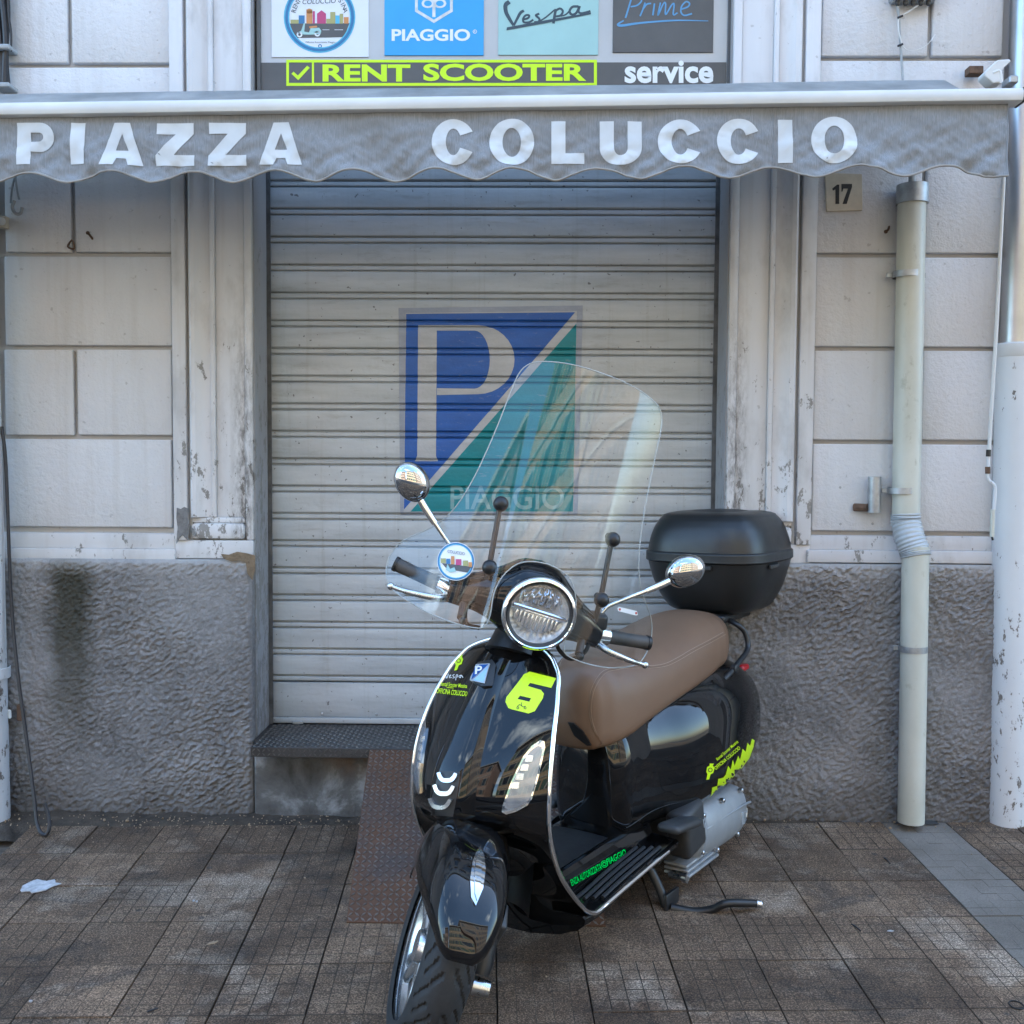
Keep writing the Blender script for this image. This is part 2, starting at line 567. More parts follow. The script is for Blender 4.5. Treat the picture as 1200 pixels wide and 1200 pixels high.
t_.base(c_); t_.rough(0.8); t_.bump(t_.noise(p_, 200.0, 3.0), 0.25, 0.002)
MAT['smooth_tile'] = t_.m
MAT['mortar'] = simple('joint_dirt', (0.085, 0.068, 0.052), 0.95, var=0.4, vs=30, bump=0.6, bs=120, bd=0.004, coord='pos')
MAT['dirt'] = simple('wall_foot_dirt', (0.055, 0.042, 0.03), 0.95, var=0.5, vs=14, bump=0.9, bs=70, bd=0.006, coord='pos')
MAT['asphalt'] = simple('asphalt', (0.05, 0.05, 0.05), 0.9, var=0.3, vs=3, bump=0.7, bs=150, bd=0.004, coord='pos')

def mk_shutter():
    t = NT('shutter_paint')
    p = t.pos()
    f = t.noise(t.pos((0.7, 1, 6.0)), 3.0, 5.0, 0.6)
    col = t.mix(t.ramp(f, [(0.3, 0), (0.7, 1)]), (0.385, 0.41, 0.43), (0.51, 0.54, 0.565))
    dirt = t.noise(t.pos((1.0, 1, 5.0)), 7.0, 6.0, 0.7)
    col = t.mix(t.math('MULTIPLY', t.ramp(dirt, [(0.56, 0), (0.78, 1)]), 0.45), col, (0.2, 0.18, 0.15))
    drip = t.noise(t.pos((22.0, 1, 0.8)), 1.3, 6.0, 0.7)
    col = t.mix(t.math('MULTIPLY', t.ramp(drip, [(0.55, 0), (0.75, 1)]), 0.3), col, (0.22, 0.20, 0.17))
    sp = t.noise(p, 55.0, 2.0, 0.5)
    col = t.mix(t.math('MULTIPLY', t.ramp(sp, [(0.70, 0), (0.73, 1)]), 0.7), col, (0.06, 0.05, 0.045))
    scr = t.noise(t.pos((4.0, 1, 60.0)), 3.0, 5.0, 0.7)
    col = t.mix(t.math('MULTIPLY', t.ramp(scr, [(0.66, 0), (0.72, 1)]), 0.5), col, (0.09, 0.08, 0.07))
    t.base(col)
    t.rough(t.math('ADD', 0.42, t.math('MULTIPLY', dirt, 0.25)))
    t.b.inputs['Metallic'].default_value = 0.1
    h = t.math('ADD', t.math('MULTIPLY', t.noise(p, 60.0, 3.0), 0.5), t.math('MULTIPLY', t.noise(t.pos((1, 1, 3)), 6.0, 2.0), 1.2))
    t.bump(h, 0.22, 0.01)
    return t.m
MAT['shutter'] = mk_shutter()
MAT['shutter_dark'] = simple('shutter_seam', (0.10, 0.10, 0.10), 0.6, 0.2, var=0.4, vs=20, coord='pos')
def print_paint(name, c):
    t = NT(name)
    p = t.pos()
    f = t.noise(t.pos((1, 1, 3)), 9.0, 6.0, 0.65)
    t.base(t.mix(t.ramp(f, [(0.3, 0), (0.75, 1)]), tuple(x * 0.85 for x in c), tuple(min(1, x * 1.15) for x in c)))
    wr = t.noise(t.pos((1.5, 1, 5.0)), 14.0, 7.0, 0.72)
    mx = t.mix(t.math('MULTIPLY', t.ramp(wr, [(0.60, 0), (0.68, 1)]), 0.45), t.b.inputs['Base Color'].links[0].from_socket, (0.30, 0.31, 0.32))
    t.base(mx)
    t.rough(0.48)
    t.bump(t.noise(p, 90.0, 4.0), 0.3, 0.004)
    return t.m
MAT['em_blue'] = print_paint('emblem_blue', (0.018, 0.095, 0.38))
MAT['em_teal'] = print_paint('emblem_teal', (0.01, 0.20, 0.235))
MAT['em_grey'] = print_paint('emblem_grey', (0.43, 0.44, 0.46))
MAT['em_pale'] = print_paint('emblem_border', (0.30, 0.33, 0.40))
MAT['em_text'] = print_paint('emblem_text', (0.20, 0.36, 0.38))

def mk_plate(name, rust):
    t = NT(name)
    p = t.pos()
    x, y, z = t.sep(p)
    big = t.noise(p, 3.5, 6.0, 0.65)
    if rust:
        edge = t.math('ADD', big, t.math('MULTIPLY', t.ramp(t.math('DIVIDE', t.math('ADD', y, 0.86), 0.62, True), [(0.0, 1.0), (0.45, 0.35), (0.8, 0.05), (1.0, 0.5)]), 0.3))
        edge = t.math('ADD', edge, t.math('MULTIPLY', t.ramp(t.math('DIVIDE', t.math('ADD', x, 0.56), 0.25, True), [(0.0, 1.0), (1.0, 0.0)]), 0.12))
        m = t.ramp(edge, [(0.46, 0.0), (0.72, 1.0)])
        rc = t.mix(t.noise(p, 26.0, 6.0, 0.7), (0.055, 0.03, 0.02), (0.17, 0.085, 0.045))
        col = t.mix(m, (0.06, 0.058, 0.06), rc)
        t.b.inputs['Metallic'].default_value = 0.25
        t.rough(t.math('ADD', 0.42, t.math('MULTIPLY', m, 0.4)))
    else:
        col = t.mix(t.ramp(big, [(0.3, 0), (0.7, 1)]), (0.03, 0.028, 0.028), (0.085, 0.08, 0.078))
        t.b.inputs['Metallic'].default_value = 0.45
        t.rough(0.5)
    t.base(col)
    t.bump(t.noise(p, 120.0, 4.0), 0.2, 0.002)
    return t.m
MAT['ramp'] = mk_plate('rusty_plate', True)
MAT['worn_steel'] = simple('worn_tread_steel', (0.165, 0.145, 0.13), 0.45, 0.5, var=0.35, vs=6, coord='pos')
MAT['worn_dark'] = simple('worn_step_steel', (0.11, 0.105, 0.10), 0.4, 0.6, var=0.3, vs=8, coord='pos')
MAT['step_plate'] = mk_plate('dark_plate', False)
MAT['step_stone'] = None
t_ = NT('stained_step_stone')
p_ = t_.pos()
b_ = t_.noise(p_, 5.0, 6.0, 0.65, 0.4)
c_ = t_.ramp(b_, [(0.30, (0.04, 0.038, 0.036)), (0.5, (0.12, 0.12, 0.12)), (0.62, (0.30, 0.31, 0.32)), (0.8, (0.12, 0.11, 0.10))])
x_, y_, z_ = t_.sep(p_)
rz_ = t_.ramp(t_.math('DIVIDE', t_.math('SUBTRACT', z_, 0.12), 0.13, True), [(0.0, 0.0), (1.0, 1.0)])
rx_ = t_.ramp(t_.math('DIVIDE', t_.math('ADD', x_, 0.82), 0.25, True), [(0.0, 0.0), (1.0, 1.0)])
c_ = t_.mix(t_.math('MULTIPLY', t_.math('MULTIPLY', rz_, rx_), t_.ramp(t_.noise(p_, 18.0, 5.0), [(0.42, 0.0), (0.6, 0.9)])), c_, (0.20, 0.10, 0.045))
t_.base(c_); t_.rough(0.85); t_.bump(t_.noise(p_, 40.0, 6.0, 0.7), 0.8, 0.01)
MAT['step_stone'] = t_.m

def mk_canvas():
    t = NT('awning_canvas')
    p = t.pos()
    weave = t.noise(t.pos((420.0, 420.0, 14.0)), 1.0, 3.0, 0.7)
    big = t.noise(p, 3.2, 5.0, 0.6)
    col = t.mix(t.ramp(weave, [(0.3, 0), (0.7, 1)]), (0.19, 0.205, 0.222), (0.30, 0.315, 0.335))
    col = t.mix(t.math('MULTIPLY', t.ramp(big, [(0.5, 0), (0.8, 1)]), 0.5), col, (0.20, 0.19, 0.17))
    t.base(col); t.rough(0.85)
    t.b.inputs['Specular IOR Level'].default_value = 0.2
    t.b.inputs['Sheen Weight'].default_value = 0.15
    return t.m
MAT['canvas'] = mk_canvas()
MAT['canvas_top'] = simple('brightened_canvas_top', (0.50, 0.50, 0.49), 0.9, var=0.25, vs=5, coord='pos')  # same cloth as the valance; light put into its colour, as it rendered dark
MAT['canvas_letter'] = simple('awning_letter', (0.60, 0.64, 0.67), 0.8, var=0.08, vs=10, coord='pos')
MAT['canvas_hem'] = simple('awning_hem', (0.30, 0.29, 0.27), 0.85, var=0.15, vs=14, coord='pos')
MAT['white_metal'] = simple('white_bar_paint', (0.64, 0.65, 0.64), 0.6, var=0.07, vs=4, coord='pos')
MAT['black_plastic'] = simple('black_plastic', (0.012, 0.012, 0.013), 0.42, var=0.2, vs=20)
MAT['black_rubber'] = simple('black_rubber', (0.016, 0.016, 0.017), 0.7, var=0.3, vs=40, bump=0.15, bs=300, bd=0.001)
MAT['grip_rubber'] = simple('grip_rubber', (0.055, 0.052, 0.05), 0.55, var=0.15, vs=40)
MAT['cable'] = simple('black_cable', (0.02, 0.02, 0.024), 0.5, var=0.2, vs=30)
MAT['grey_cable'] = simple('grey_cable', (0.33, 0.35, 0.36), 0.6, var=0.15, vs=30)
MAT['zinc'] = simple('zinc_metal', (0.36, 0.38, 0.40), 0.45, 0.7, var=0.25, vs=25)
MAT['duct'] = simple('ribbed_duct_metal', (0.44, 0.47, 0.49), 0.5, 0.3, var=0.1, vs=25)
MAT['rust'] = simple('rusty_iron', (0.12, 0.075, 0.05), 0.8, 0.3, var=0.5, vs=30, bump=0.4, bs=90)
MAT['steel'] = simple('flue_steel', (0.40, 0.41, 0.43), 0.36, 1.0, var=0.08, vs=8)
t_ = NT('downpipe_pvc')
p_ = t_.pos()
c_ = t_.mix(t_.ramp(t_.noise(t_.pos((1, 1, 0.5)), 7.0, 5.0), [(0.3, 0), (0.7, 1)]), (0.45, 0.455, 0.39), (0.56, 0.565, 0.50))
c_ = t_.mix(t_.math('MULTIPLY', t_.ramp(t_.noise(t_.pos((1, 1, 0.6)), 24.0, 5.0, 0.7), [(0.6, 0), (0.72, 1)]), 0.4), c_, (0.22, 0.2, 0.13))
t_.base(c_); t_.rough(0.38); t_.bump(t_.noise(p_, 70.0, 3.0), 0.05, 0.003)
MAT['pvc'] = t_.m
t_ = NT('chipped_pole_paint')
p_ = t_.pos()
z_ = t_.sep(p_)[2]
c_ = t_.mix(t_.noise(p_, 5.0, 5.0), (0.54, 0.56, 0.585), (0.64, 0.66, 0.68))
lo_ = t_.ramp(t_.math('DIVIDE', z_, 1.4, True), [(0.0, 1.0), (0.55, 0.75), (1.0, 0.25)])
ch_ = t_.math('ADD', t_.noise(t_.pos((1.3, 1.3, 0.6)), 24.0, 7.0, 0.72), t_.math('MULTIPLY', lo_, 0.10))
mk_ = t_.ramp(ch_, [(0.665, 0), (0.68, 1)])
c_ = t_.mix(mk_, c_, t_.mix(t_.noise(p_, 12.0, 3.0), (0.05, 0.04, 0.035), (0.26, 0.24, 0.22)))
t_.base(c_); t_.rough(0.5); t_.bump(t_.math('SUBTRACT', 1.0, mk_), 0.35, 0.003)
MAT['pole'] = t_.m
MAT['plaque'] = simple('number_stone', (0.52, 0.47, 0.37), 0.6, var=0.1, vs=25)
MAT['print_black'] = simple('print_black', (0.012, 0.012, 0.012), 0.5, var=0)
MAT['sign_alu'] = simple('sign_backing', (0.40, 0.43, 0.47), 0.4, 0.25, var=0.06, vs=6)
MAT['sign_dark'] = simple('sign_dark', (0.075, 0.08, 0.088), 0.45, var=0.1, vs=10)
MAT['lime'] = simple('lime_print', (0.55, 0.83, 0.005), 0.45, var=0.03, vs=8)
MAT['sg_white'] = simple('poster_white', (0.66, 0.71, 0.78), 0.45, var=0.03)
MAT['sg_blue'] = simple('poster_blue', (0.045, 0.33, 0.70), 0.4, var=0.05)
MAT['sg_mint'] = simple('poster_mint', (0.32, 0.53, 0.54), 0.4, var=0.05)
MAT['sg_text'] = simple('poster_lettering', (0.72, 0.77, 0.80), 0.45, var=0.0)
MAT['sg_navy'] = simple('poster_navy', (0.025, 0.055, 0.085), 0.45, var=0.0)
MAT['sg_lblue'] = simple('poster_light_blue', (0.10, 0.28, 0.52), 0.45, var=0.0)
MAT['sg_ring'] = simple('poster_ring', (0.03, 0.16, 0.36), 0.45, var=0.0)
MAT['sg_cyan'] = simple('poster_cyan', (0.10, 0.42, 0.62), 0.45, var=0.0)
MAT['sg_orange'] = simple('print_orange', (0.52, 0.24, 0.08), 0.5, var=0.0)
MAT['sg_pink'] = simple('print_pink', (0.42, 0.05, 0.17), 0.5, var=0.0)
MAT['sg_olive'] = simple('print_olive', (0.34, 0.34, 0.14), 0.5, var=0.0)
MAT['sg_red'] = simple('print_red', (0.5, 0.06, 0.05), 0.5, var=0.0)
MAT['silver_print'] = simple('silver_print', (0.50, 0.55, 0.60), 0.35, 0.4, var=0.2, vs=30)

# scooter materials
def mk_gloss():
    t = NT('black_gloss_paint')
    v = t.coord('Object')
    dust = t.noise(v, 7.0, 6.0, 0.65)
    fine = t.noise(v, 60.0, 5.0, 0.7)
    t.base(t.mix(t.math('MULTIPLY', t.ramp(dust, [(0.4, 0.0), (0.8, 1.0)]), t.ramp(fine, [(0.35, 0.2), (0.7, 1.0)])), (0.003, 0.003, 0.0035), (0.020, 0.019, 0.018)))
    t.rough(0.4)
    cr = t.ramp(dust, [(0.35, 0.008), (0.85, 0.06)])
    t.l(cr, t.b.inputs['Coat Roughness'])
    t.b.inputs['Specular IOR Level'].default_value = 0.0
    t.b.inputs['Coat Weight'].default_value = 1.0
    t.b.inputs['Coat IOR'].default_value = 1.46
    return t.m
MAT['gloss'] = mk_gloss()
MAT['chrome'] = simple('chrome', (0.82, 0.82, 0.82), 0.05, 1.0, var=0.0)
MAT['mirror_chrome'] = simple('mirror_chrome', (0.50, 0.50, 0.50), 0.05, 1.0, var=0.0)
MAT['brown_facade'] = simple('brown_facade', (0.23, 0.165, 0.12), 0.85, var=0.12, vs=1.2, coord='pos')
MAT['brushed'] = simple('brushed_alloy', (0.58, 0.59, 0.60), 0.28, 1.0, var=0.08, vs=20)
MAT['alloy'] = simple('wheel_alloy', (0.60, 0.61, 0.62), 0.25, 0.9, var=0.06, vs=20)
MAT['case'] = simple('case_black', (0.012, 0.0125, 0.013), 0.38, var=0.15, vs=12, bump=0.12, bs=500, bd=0.0006)
MAT['case_top'] = simple('case_top_black', (0.017, 0.018, 0.019), 0.5, var=0.15, vs=12, bump=0.2, bs=400, bd=0.001)
MAT['engine_grey'] = simple('engine_grey', (0.33, 0.345, 0.36), 0.42, 0.35, var=0.1, vs=14)
MAT['dark_grey'] = simple('dark_grey_plastic', (0.035, 0.036, 0.038), 0.45, var=0.15, vs=20)
MAT['tail_red'] = simple('tail_red', (0.35, 0.01, 0.015), 0.15, var=0.0)
def mk_leather():
    t = NT('brown_seat_vinyl')
    v = t.coord('Object')
    f = t.noise(v, 5.0, 5.0, 0.6)
    t.base(t.mix(t.ramp(f, [(0.3, 0), (0.7, 1)]), (0.155, 0.092, 0.056), (0.185, 0.112, 0.068)))
    t.rough(0.45)
    t.b.inputs['Specular IOR Level'].default_value = 0.4
    t.bump(t.noise(v, 420.0, 3.0, 0.6), 0.12, 0.0008)
    return t.m
MAT['leather'] = mk_leather()
MAT['stitch'] = simple('seat_stitch', (0.33, 0.24, 0.17), 0.7, var=0.0)
def mk_glass(name, tint=(0.965, 0.98, 0.985), base=0.032, dirt=0.0):
    """clear acrylic sheet: straight see-through with a Fresnel reflection of its surroundings"""
    t = NT(name)
    t.t.nodes.remove(t.b)
    lw = t.n('ShaderNodeLayerWeight')
    lw.inputs['Blend'].default_value = 0.5
    k = t.math('POWER', lw.outputs['Facing'], 5.0)
    fr = t.math('ADD', base, t.math('MULTIPLY', k, 0.5), True)
    tr = t.n('ShaderNodeBsdfTransparent')
    tr.inputs['Color'].default_value = (*tint, 1)
    gl = t.n('ShaderNodeBsdfGlossy')
    gl.inputs['Roughness'].default_value = 0.015
    wv = t.coord('Object', (1, 1, 1))
    bp = t.n('ShaderNodeBump')
    bp.inputs['Strength'].default_value = 0.018
    bp.inputs['Distance'].default_value = 0.02
    t.l(t.noise(wv, 5.0, 2.0, 0.5), bp.inputs['Height'])
    t.l(bp.outputs['Normal'], gl.inputs['Normal'])
    mx = t.n('ShaderNodeMixShader')
    t.l(fr, mx.inputs[0]); t.l(tr.outputs[0], mx.inputs[1]); t.l(gl.outputs[0], mx.inputs[2])
    t.l(mx.outputs[0], t.out.inputs['Surface'])
    return t.m
MAT['acrylic'] = mk_glass('clear_acrylic')
t_ = NT('acrylic_edge')
t_.base((0.62, 0.66, 0.66)); t_.rough(0.2); t_.b.inputs['Transmission Weight'].default_value = 0.35
MAT['acrylic_edge'] = t_.m
MAT['lens'] = mk_glass('lamp_lens', (0.97, 0.98, 1.0), 0.06)
MAT['signal_lens'] = simple('signal_inner', (0.30, 0.32, 0.35), 0.22, 0.6, var=0.15, vs=30, bump=0.2, bs=60, bd=0.003)
MAT['reflector'] = simple('lamp_reflector', (0.85, 0.86, 0.86), 0.18, 0.75, var=0.1, vs=40, bump=0.2, bs=60, bd=0.003)
MAT['yellow'] = simple('yellow_vinyl', (0.60, 0.85, 0.0), 0.35, var=0.0)
MAT['green'] = simple('green_vinyl', (0.01, 0.60, 0.05), 0.4, var=0.0)
MAT['white_vinyl'] = simple('white_vinyl', (0.75, 0.77, 0.78), 0.4, var=0.0)
MAT['badge_blue'] = simple('badge_blue', (0.02, 0.09, 0.33), 0.25, var=0.0)
MAT['badge_light'] = simple('badge_light', (0.30, 0.50, 0.75), 0.25, var=0.0)
MAT['ochre'] = simple('ochre_facade', (0.36, 0.25, 0.15), 0.85, var=0.12, vs=1.2, coord='pos')
MAT['cream'] = simple('cream_facade', (0.46, 0.41, 0.33), 0.85, var=0.1, vs=1.2, coord='pos')
MAT['rose'] = simple('rose_facade', (0.32, 0.21, 0.16), 0.85, var=0.1, vs=1.2, coord='pos')
MAT['stone_trim'] = simple('stone_trim', (0.36, 0.33, 0.29), 0.8, var=0.1, vs=3, coord='pos')
MAT['shutter_green'] = simple('louver_green', (0.05, 0.09, 0.06), 0.6, var=0.1, vs=6)
MAT['shutter_brown'] = simple('louver_brown', (0.11, 0.06, 0.035), 0.6, var=0.1, vs=6)
MAT['pane'] = simple('window_pane', (0.02, 0.025, 0.03), 0.05, var=0.0)
MAT['paper'] = simple('litter_paper', (0.42, 0.42, 0.43), 0.85, var=0.3, vs=60)
MAT['leaf_litter'] = simple('litter_brown', (0.30, 0.22, 0.14), 0.8, var=0.2, vs=60)
# ================================================================== SETTING
# ---- ground
bm = bmesh.new()
add_grid(bm, lambda u, v: Vector((-60 + 120*u, -60 + 64*v, -0.16 if (-60 + 64*v) < -6.2 else gz(-60 + 64*v) - 0.03)), 4, 64)
ground = build('ground', bm, MAT['mortar'], None, 0)
tag(ground, 'dark ground sheet under the pavement and the street', 'ground', kind='structure')
road = box2('road', (-60, -13.2, -0.5), (60, -6.45, -0.155), MAT['asphalt'], None, 0)
tag(road, 'grey asphalt street running past the shop front', 'road', kind='structure')
kerb = box2('kerb', (-60, -6.45, -0.5), (60, -6.2, -0.28 + 0.03), MAT['stone_trim'], None, 0.01)
kerb.location.z = 0.0
tag(kerb, 'stone kerb between the pavement and the street', 'kerb', kind='structure')
far_walk = box2('far_pavement', (-60, -15.2, -0.5), (60, -13.2, -0.03), MAT['smooth_tile'], None, 0.02)
tag(far_walk, 'pavement along the houses across the street', 'pavement', kind='structure')
bm = bmesh.new()
add_grid(bm, lambda u, v: Vector((-60 + 120*u, -6.2 + 3.3*v, gz(-6.2 + 3.3*v) - 0.001)), 2, 2)
walk_far = build('pavement_sheet', bm, MAT['tile'], None, 0)
tag(walk_far, 'worn cement pavement between the tiled strip and the kerb', 'pavement', kind='structure')

# ---- scored cement tiles, one object each
pavement = empty('pavement', (0, 0, 0))
tag(pavement, 'scored grey cement tiles of the pavement in front of the shop', 'pavement', kind='structure')
TS = 0.2322
TA = RAD(2.5)
ex = Vector((math.cos(TA), math.sin(TA), 0)); ey = Vector((-math.sin(TA), math.cos(TA), 0))
T0 = Vector((-1.513, -0.177, 0))           # back corner where the first full column starts

def tile_mesh(kind, seed):
    r = random.Random(seed)
    bm = bmesh.new()
    g = 0.0017
    half = TS / 2 - g
    if kind == 'plain':
        add_box(bm, (0, 0, -0.02), (half*2, half*2, 0.04), 0.0025)
    else:
        cell = (half * 2) / 5
        for i in range(5):
            for j in range(5):
                cx = -half + cell * (i + .5); cy = -half + cell * (j + .5)
                gw = 0.0017 * kind * r.uniform(0.6, 1.3); dz = r.uniform(-0.0006, 0.0004)
                dep = 0.0030 * kind
                o = cell / 2
                t = o - gw
                top = [bm.verts.new((cx + sx*t, cy + sy*t, dz)) for sx, sy in ((-1,-1),(1,-1),(1,1),(-1,1))]
                bot = [bm.verts.new((cx + sx*o, cy + sy*o, -dep)) for sx, sy in ((-1,-1),(1,-1),(1,1),(-1,1))]
                bm.faces.new(top)
                for k in range(4): bm.faces.new((bot[k], bot[(k+1) % 4], top[(k+1) % 4], top[k])).material_index = 1
        # rim down into the joint
        c = [bm.verts.new((sx*half, sy*half, -0.0030*kind)) for sx, sy in ((-1,-1),(1,-1),(1,1),(-1,1))]
        d = [bm.verts.new((sx*half, sy*half, -0.035)) for sx, sy in ((-1,-1),(1,-1),(1,1),(-1,1))]
        for k in range(4): bm.faces.new((d[k], d[(k+1) % 4], c[(k+1) % 4], c[k]))
    return to_mesh('paving_tile', bm, 0)
MAT['groove_dirt'] = simple('groove_dirt', (0.062, 0.05, 0.038), 0.95, var=0.4, vs=20, coord='pos')
tile_meshes = [tile_mesh(k, s) for s, k in enumerate((0.6, 0.22, 0.85, 0.4, 0.7, 0.12))]
for m_ in tile_meshes: m_.materials.append(MAT['tile']); m_.materials.append(MAT['groove_dirt'])
tile_plain = tile_mesh(0.12, 40); tile_plain.materials.append(MAT['smooth_tile']); tile_plain.materials.append(MAT['groove_dirt'])
tilt = Matrix.Rotation(math.atan(SLOPE), 4, 'X')
for j in range(-1, 11):
    for i in range(-6, 21):
        c = T0 + ex * TS * (i + .5) - ey * TS * (j + .5)
        if j < 0: continue
        if i == 12: me_ = tile_plain
        else: me_ = tile_meshes[rnd.randrange(6)] if i != 13 else tile_meshes[2]
        if i < -1 and j < 2: continue
        o = bpy.data.objects.new('paving_tile', me_)
        COL.objects.link(o)
        o.parent = pavement
        o.matrix_basis = Matrix.Translation((c.x, c.y, gz(c.y) + rnd.uniform(-0.0018, 0.0018))) @ tilt @ Matrix.Rotation(TA + rnd.uniform(-.004, .004), 4, 'Z') @ Matrix.Rotation(rnd.uniform(-.004, .004), 4, 'X') @ Matrix.Rotation(RAD(90 * rnd.randrange(4)), 4, 'Z')

# ---- strip of dirt and crumbs along the foot of the wall
bm = bmesh.new()
def dirt_fn(u, v):
    x = -3.2 + 6.2 * u
    y = -0.30 + 0.30 * v
    h = noise.noise(Vector((x*9, y*9, 0)))*0.010 + noise.noise(Vector((x*30, y*30, 3)))*0.006
    back = T0.y + (x - T0.x) * math.tan(TA)
    lim = max(0.0, min(1.0, (y - back + 0.015) / 0.05))
    if x < -1.82 + (y+.18)*-.6: lim = max(lim, 1.0)
    return Vector((x, y, gz(y) - 0.022 + lim * (0.014 + 0.3*h + 0.006 * v) + h * lim * .6))
add_grid(bm, dirt_fn, 420, 24)
dirt = build('dirt', bm, MAT['dirt'], None, 60)
tag(dirt, 'dark crumbly dirt collected along the foot of the wall', 'dirt', kind='stuff')
# crumbs and pebbles
bm = bmesh.new()
for k in range(900):
    x = rnd.uniform(-2.2, 1.9)
    if rnd.random() < 0.75: y = rnd.uniform(-0.17, -0.05) + (x + .2) * 0.02
    else: y = rnd.uniform(-1.6, -0.1)
    s = rnd.uniform(0.0012, 0.0035) * (2.0 if rnd.random() < 0.06 and y > -.2 else 1)
    m_ = Matrix.Translation((x, y, gz(y) + s*0.4)) @ Matrix.Rotation(rnd.uniform(0, 6), 4, 'Z') @ Matrix.Rotation(rnd.uniform(0, 6), 4, 'X') @ Matrix.Diagonal((s, s*rnd.uniform(.6, 1.3), s*.7, 1))
    bmesh.ops.create_icosphere(bm, subdivisions=1, radius=1, matrix=m_)
crumbs = build('crumbs', bm, MAT['leaf_litter'], None, 0)
tag(crumbs, 'small crumbs and grit scattered on the pavement', 'grit', kind='stuff')

# ================================================================== BUILDING
shop = world_empty('shop_building', (0, 0.1, 0))
tag(shop, 'off-white shop building with block-marked plaster, rough cement plinth and moulded door surround', 'building')
XL, XR = -9.0, 9.0
OPL, OPR = -1.000, 0.702            # door opening
DR = 0.20                           # depth of the shutter behind the wall face
ZTOP = 15.5
# carcass behind the facing: left, right, above
box2('wall_core', (XL, 0.016, -0.3), (OPL - 0.003, 0.30, ZTOP), MAT['groove'], shop, 0)
box2('wall_core', (OPR + 0.003, 0.016, -0.3), (XR, 0.30, ZTOP), MAT['groove'], shop, 0)
box2('wall_core', (OPL - 0.003, 0.06, 3.25), (OPR + 0.003, 0.30, ZTOP), MAT['groove'], shop, 0)
box2('upper_wall', (XL, -0.004, 3.42), (XR, 0.012, ZTOP), MAT['plaster'], shop, 0)
box2('back_wall', (XL, 0.9, -0.3), (XR, 1.0, ZTOP), MAT['groove'], shop, 0)
box2('roof', (XL - .3, -0.45, ZTOP + .002), (XR + .3, 9.0, ZTOP + 0.3), MAT['stone_trim'], shop, 0.02)
box2('cornice', (XL, -0.10, 3.30), (XR, 0.014, 3.41), MAT['paint_old'], shop, 0.02)
for fl in range(2):
    for k in range(-3, 4):
        cx = k * 2.4; cz = 4.6 + fl * 3.4
        wnd = box2('window', (cx - .62, -0.05, cz - .1), (cx + .62, -0.006, cz + 2.1), MAT['stone_trim'], shop, 0.01)
        box2('pane', (cx - .5, -0.056, cz), (cx + .5, -0.0515, cz + 2.0), MAT['pane'], wnd, 0)
        box2('sill', (cx - .75, -0.18, cz - .2), (cx + .75, -0.006, cz - .105), MAT['stone_trim'], wnd, 0.01)

# rusticated plaster blocks; joints measured on the photograph
def block(px0, px1, py0, py1):
    """a raised plaster block between two joints, given by its photo outline on the wall face"""
    xm, ym = (px0 + px1) / 2, (py0 + py1) / 2
    x0 = W(px0, ym, 0).x; x1 = W(px1, ym, 0).x
    z1 = W(xm, py0, 0).z; z0 = W(xm, py1, 0).z
    bm = bmesh.new()
    g = 0.0075
    add_box(bm, ((x0 + x1)/2, 0.006, (z0 + z1)/2), (x1 - x0 - 2*g, 0.024, z1 - z0 - 2*g), 0.005, None, 2)
    return build('plaster_block', bm, MAT['plaster'], shop, 50)
LJ = [-252, -142, -32, 77, 188, 298.5, 407.5, 512.5, 620]
LX = [82, None, 82, None, 86, None, 89, None]
for k in range(8):
    a, b = LJ[k], LJ[k+1]
    if k == 2: a, b = -32, 77
    sp = [None, 78, None, 82, None, 86, None, 89, None][k + 0] if False else None
    split = {0: 80, 2: 82, 4: 86, 6: 89}.get(k)
    for q in range(3):
        # three blocks' length of wall: the one in view and two more outside the frame
        off = -205 * q
        e0, e1 = 4 + off, 204 + off
        if q: e1 -= 1
        if split and q == 0:
            block(e0, split, a, b); block(split, e1, a, b)
        elif q == 1: block(e0, e0 + 100, a, b); block(e0 + 100, e1, a, b)
        else: block(e0, e1, a, b)
RJ = [-252, -146, -38, 69, 185, 299.5, 409, 518.3, 625]
for k in range(8):
    a, b = RJ[k], RJ[k+1]
    split = {0: 1092, 2: 1090, 4: 1082, 6: 1078}.get(k)
    sh = 3 if k < 3 else 0
    e0 = 957 + (2 - k) * 1.6 if k > 2 else 961
    for q in range(3):
        f0, f1 = (e0, 1178) if q == 0 else (1182 + 190*(q-1), 1182 + 190*q - 3)
        if q == 0 and split:
            block(f0, split, a, b); block(split, f1, a, b)
        else: block(f0, f1, a, b)

# string band between blocks and plinth, in two steps
def band(pxa, pxb, rows):
    for (p0, p1, y) in rows:
        xm = (pxa + pxb)/2
        x0 = W(pxa, (p0+p1)/2, y).x; x1 = W(pxb, (p0+p1)/2, y).x
        z1 = W(xm, p0, y).z; z0 = W(xm, p1, y).z
        box2('string_course', (x0, y, z0), (x1, 0.02, z1), MAT['band_paint'], shop, 0.004, 2)
band(-420, 205, [(623, 641, -0.012), (641.3, 655, -0.026)])
band(946, 1420, [(629, 646, -0.012), (646.3, 661, -0.026)])

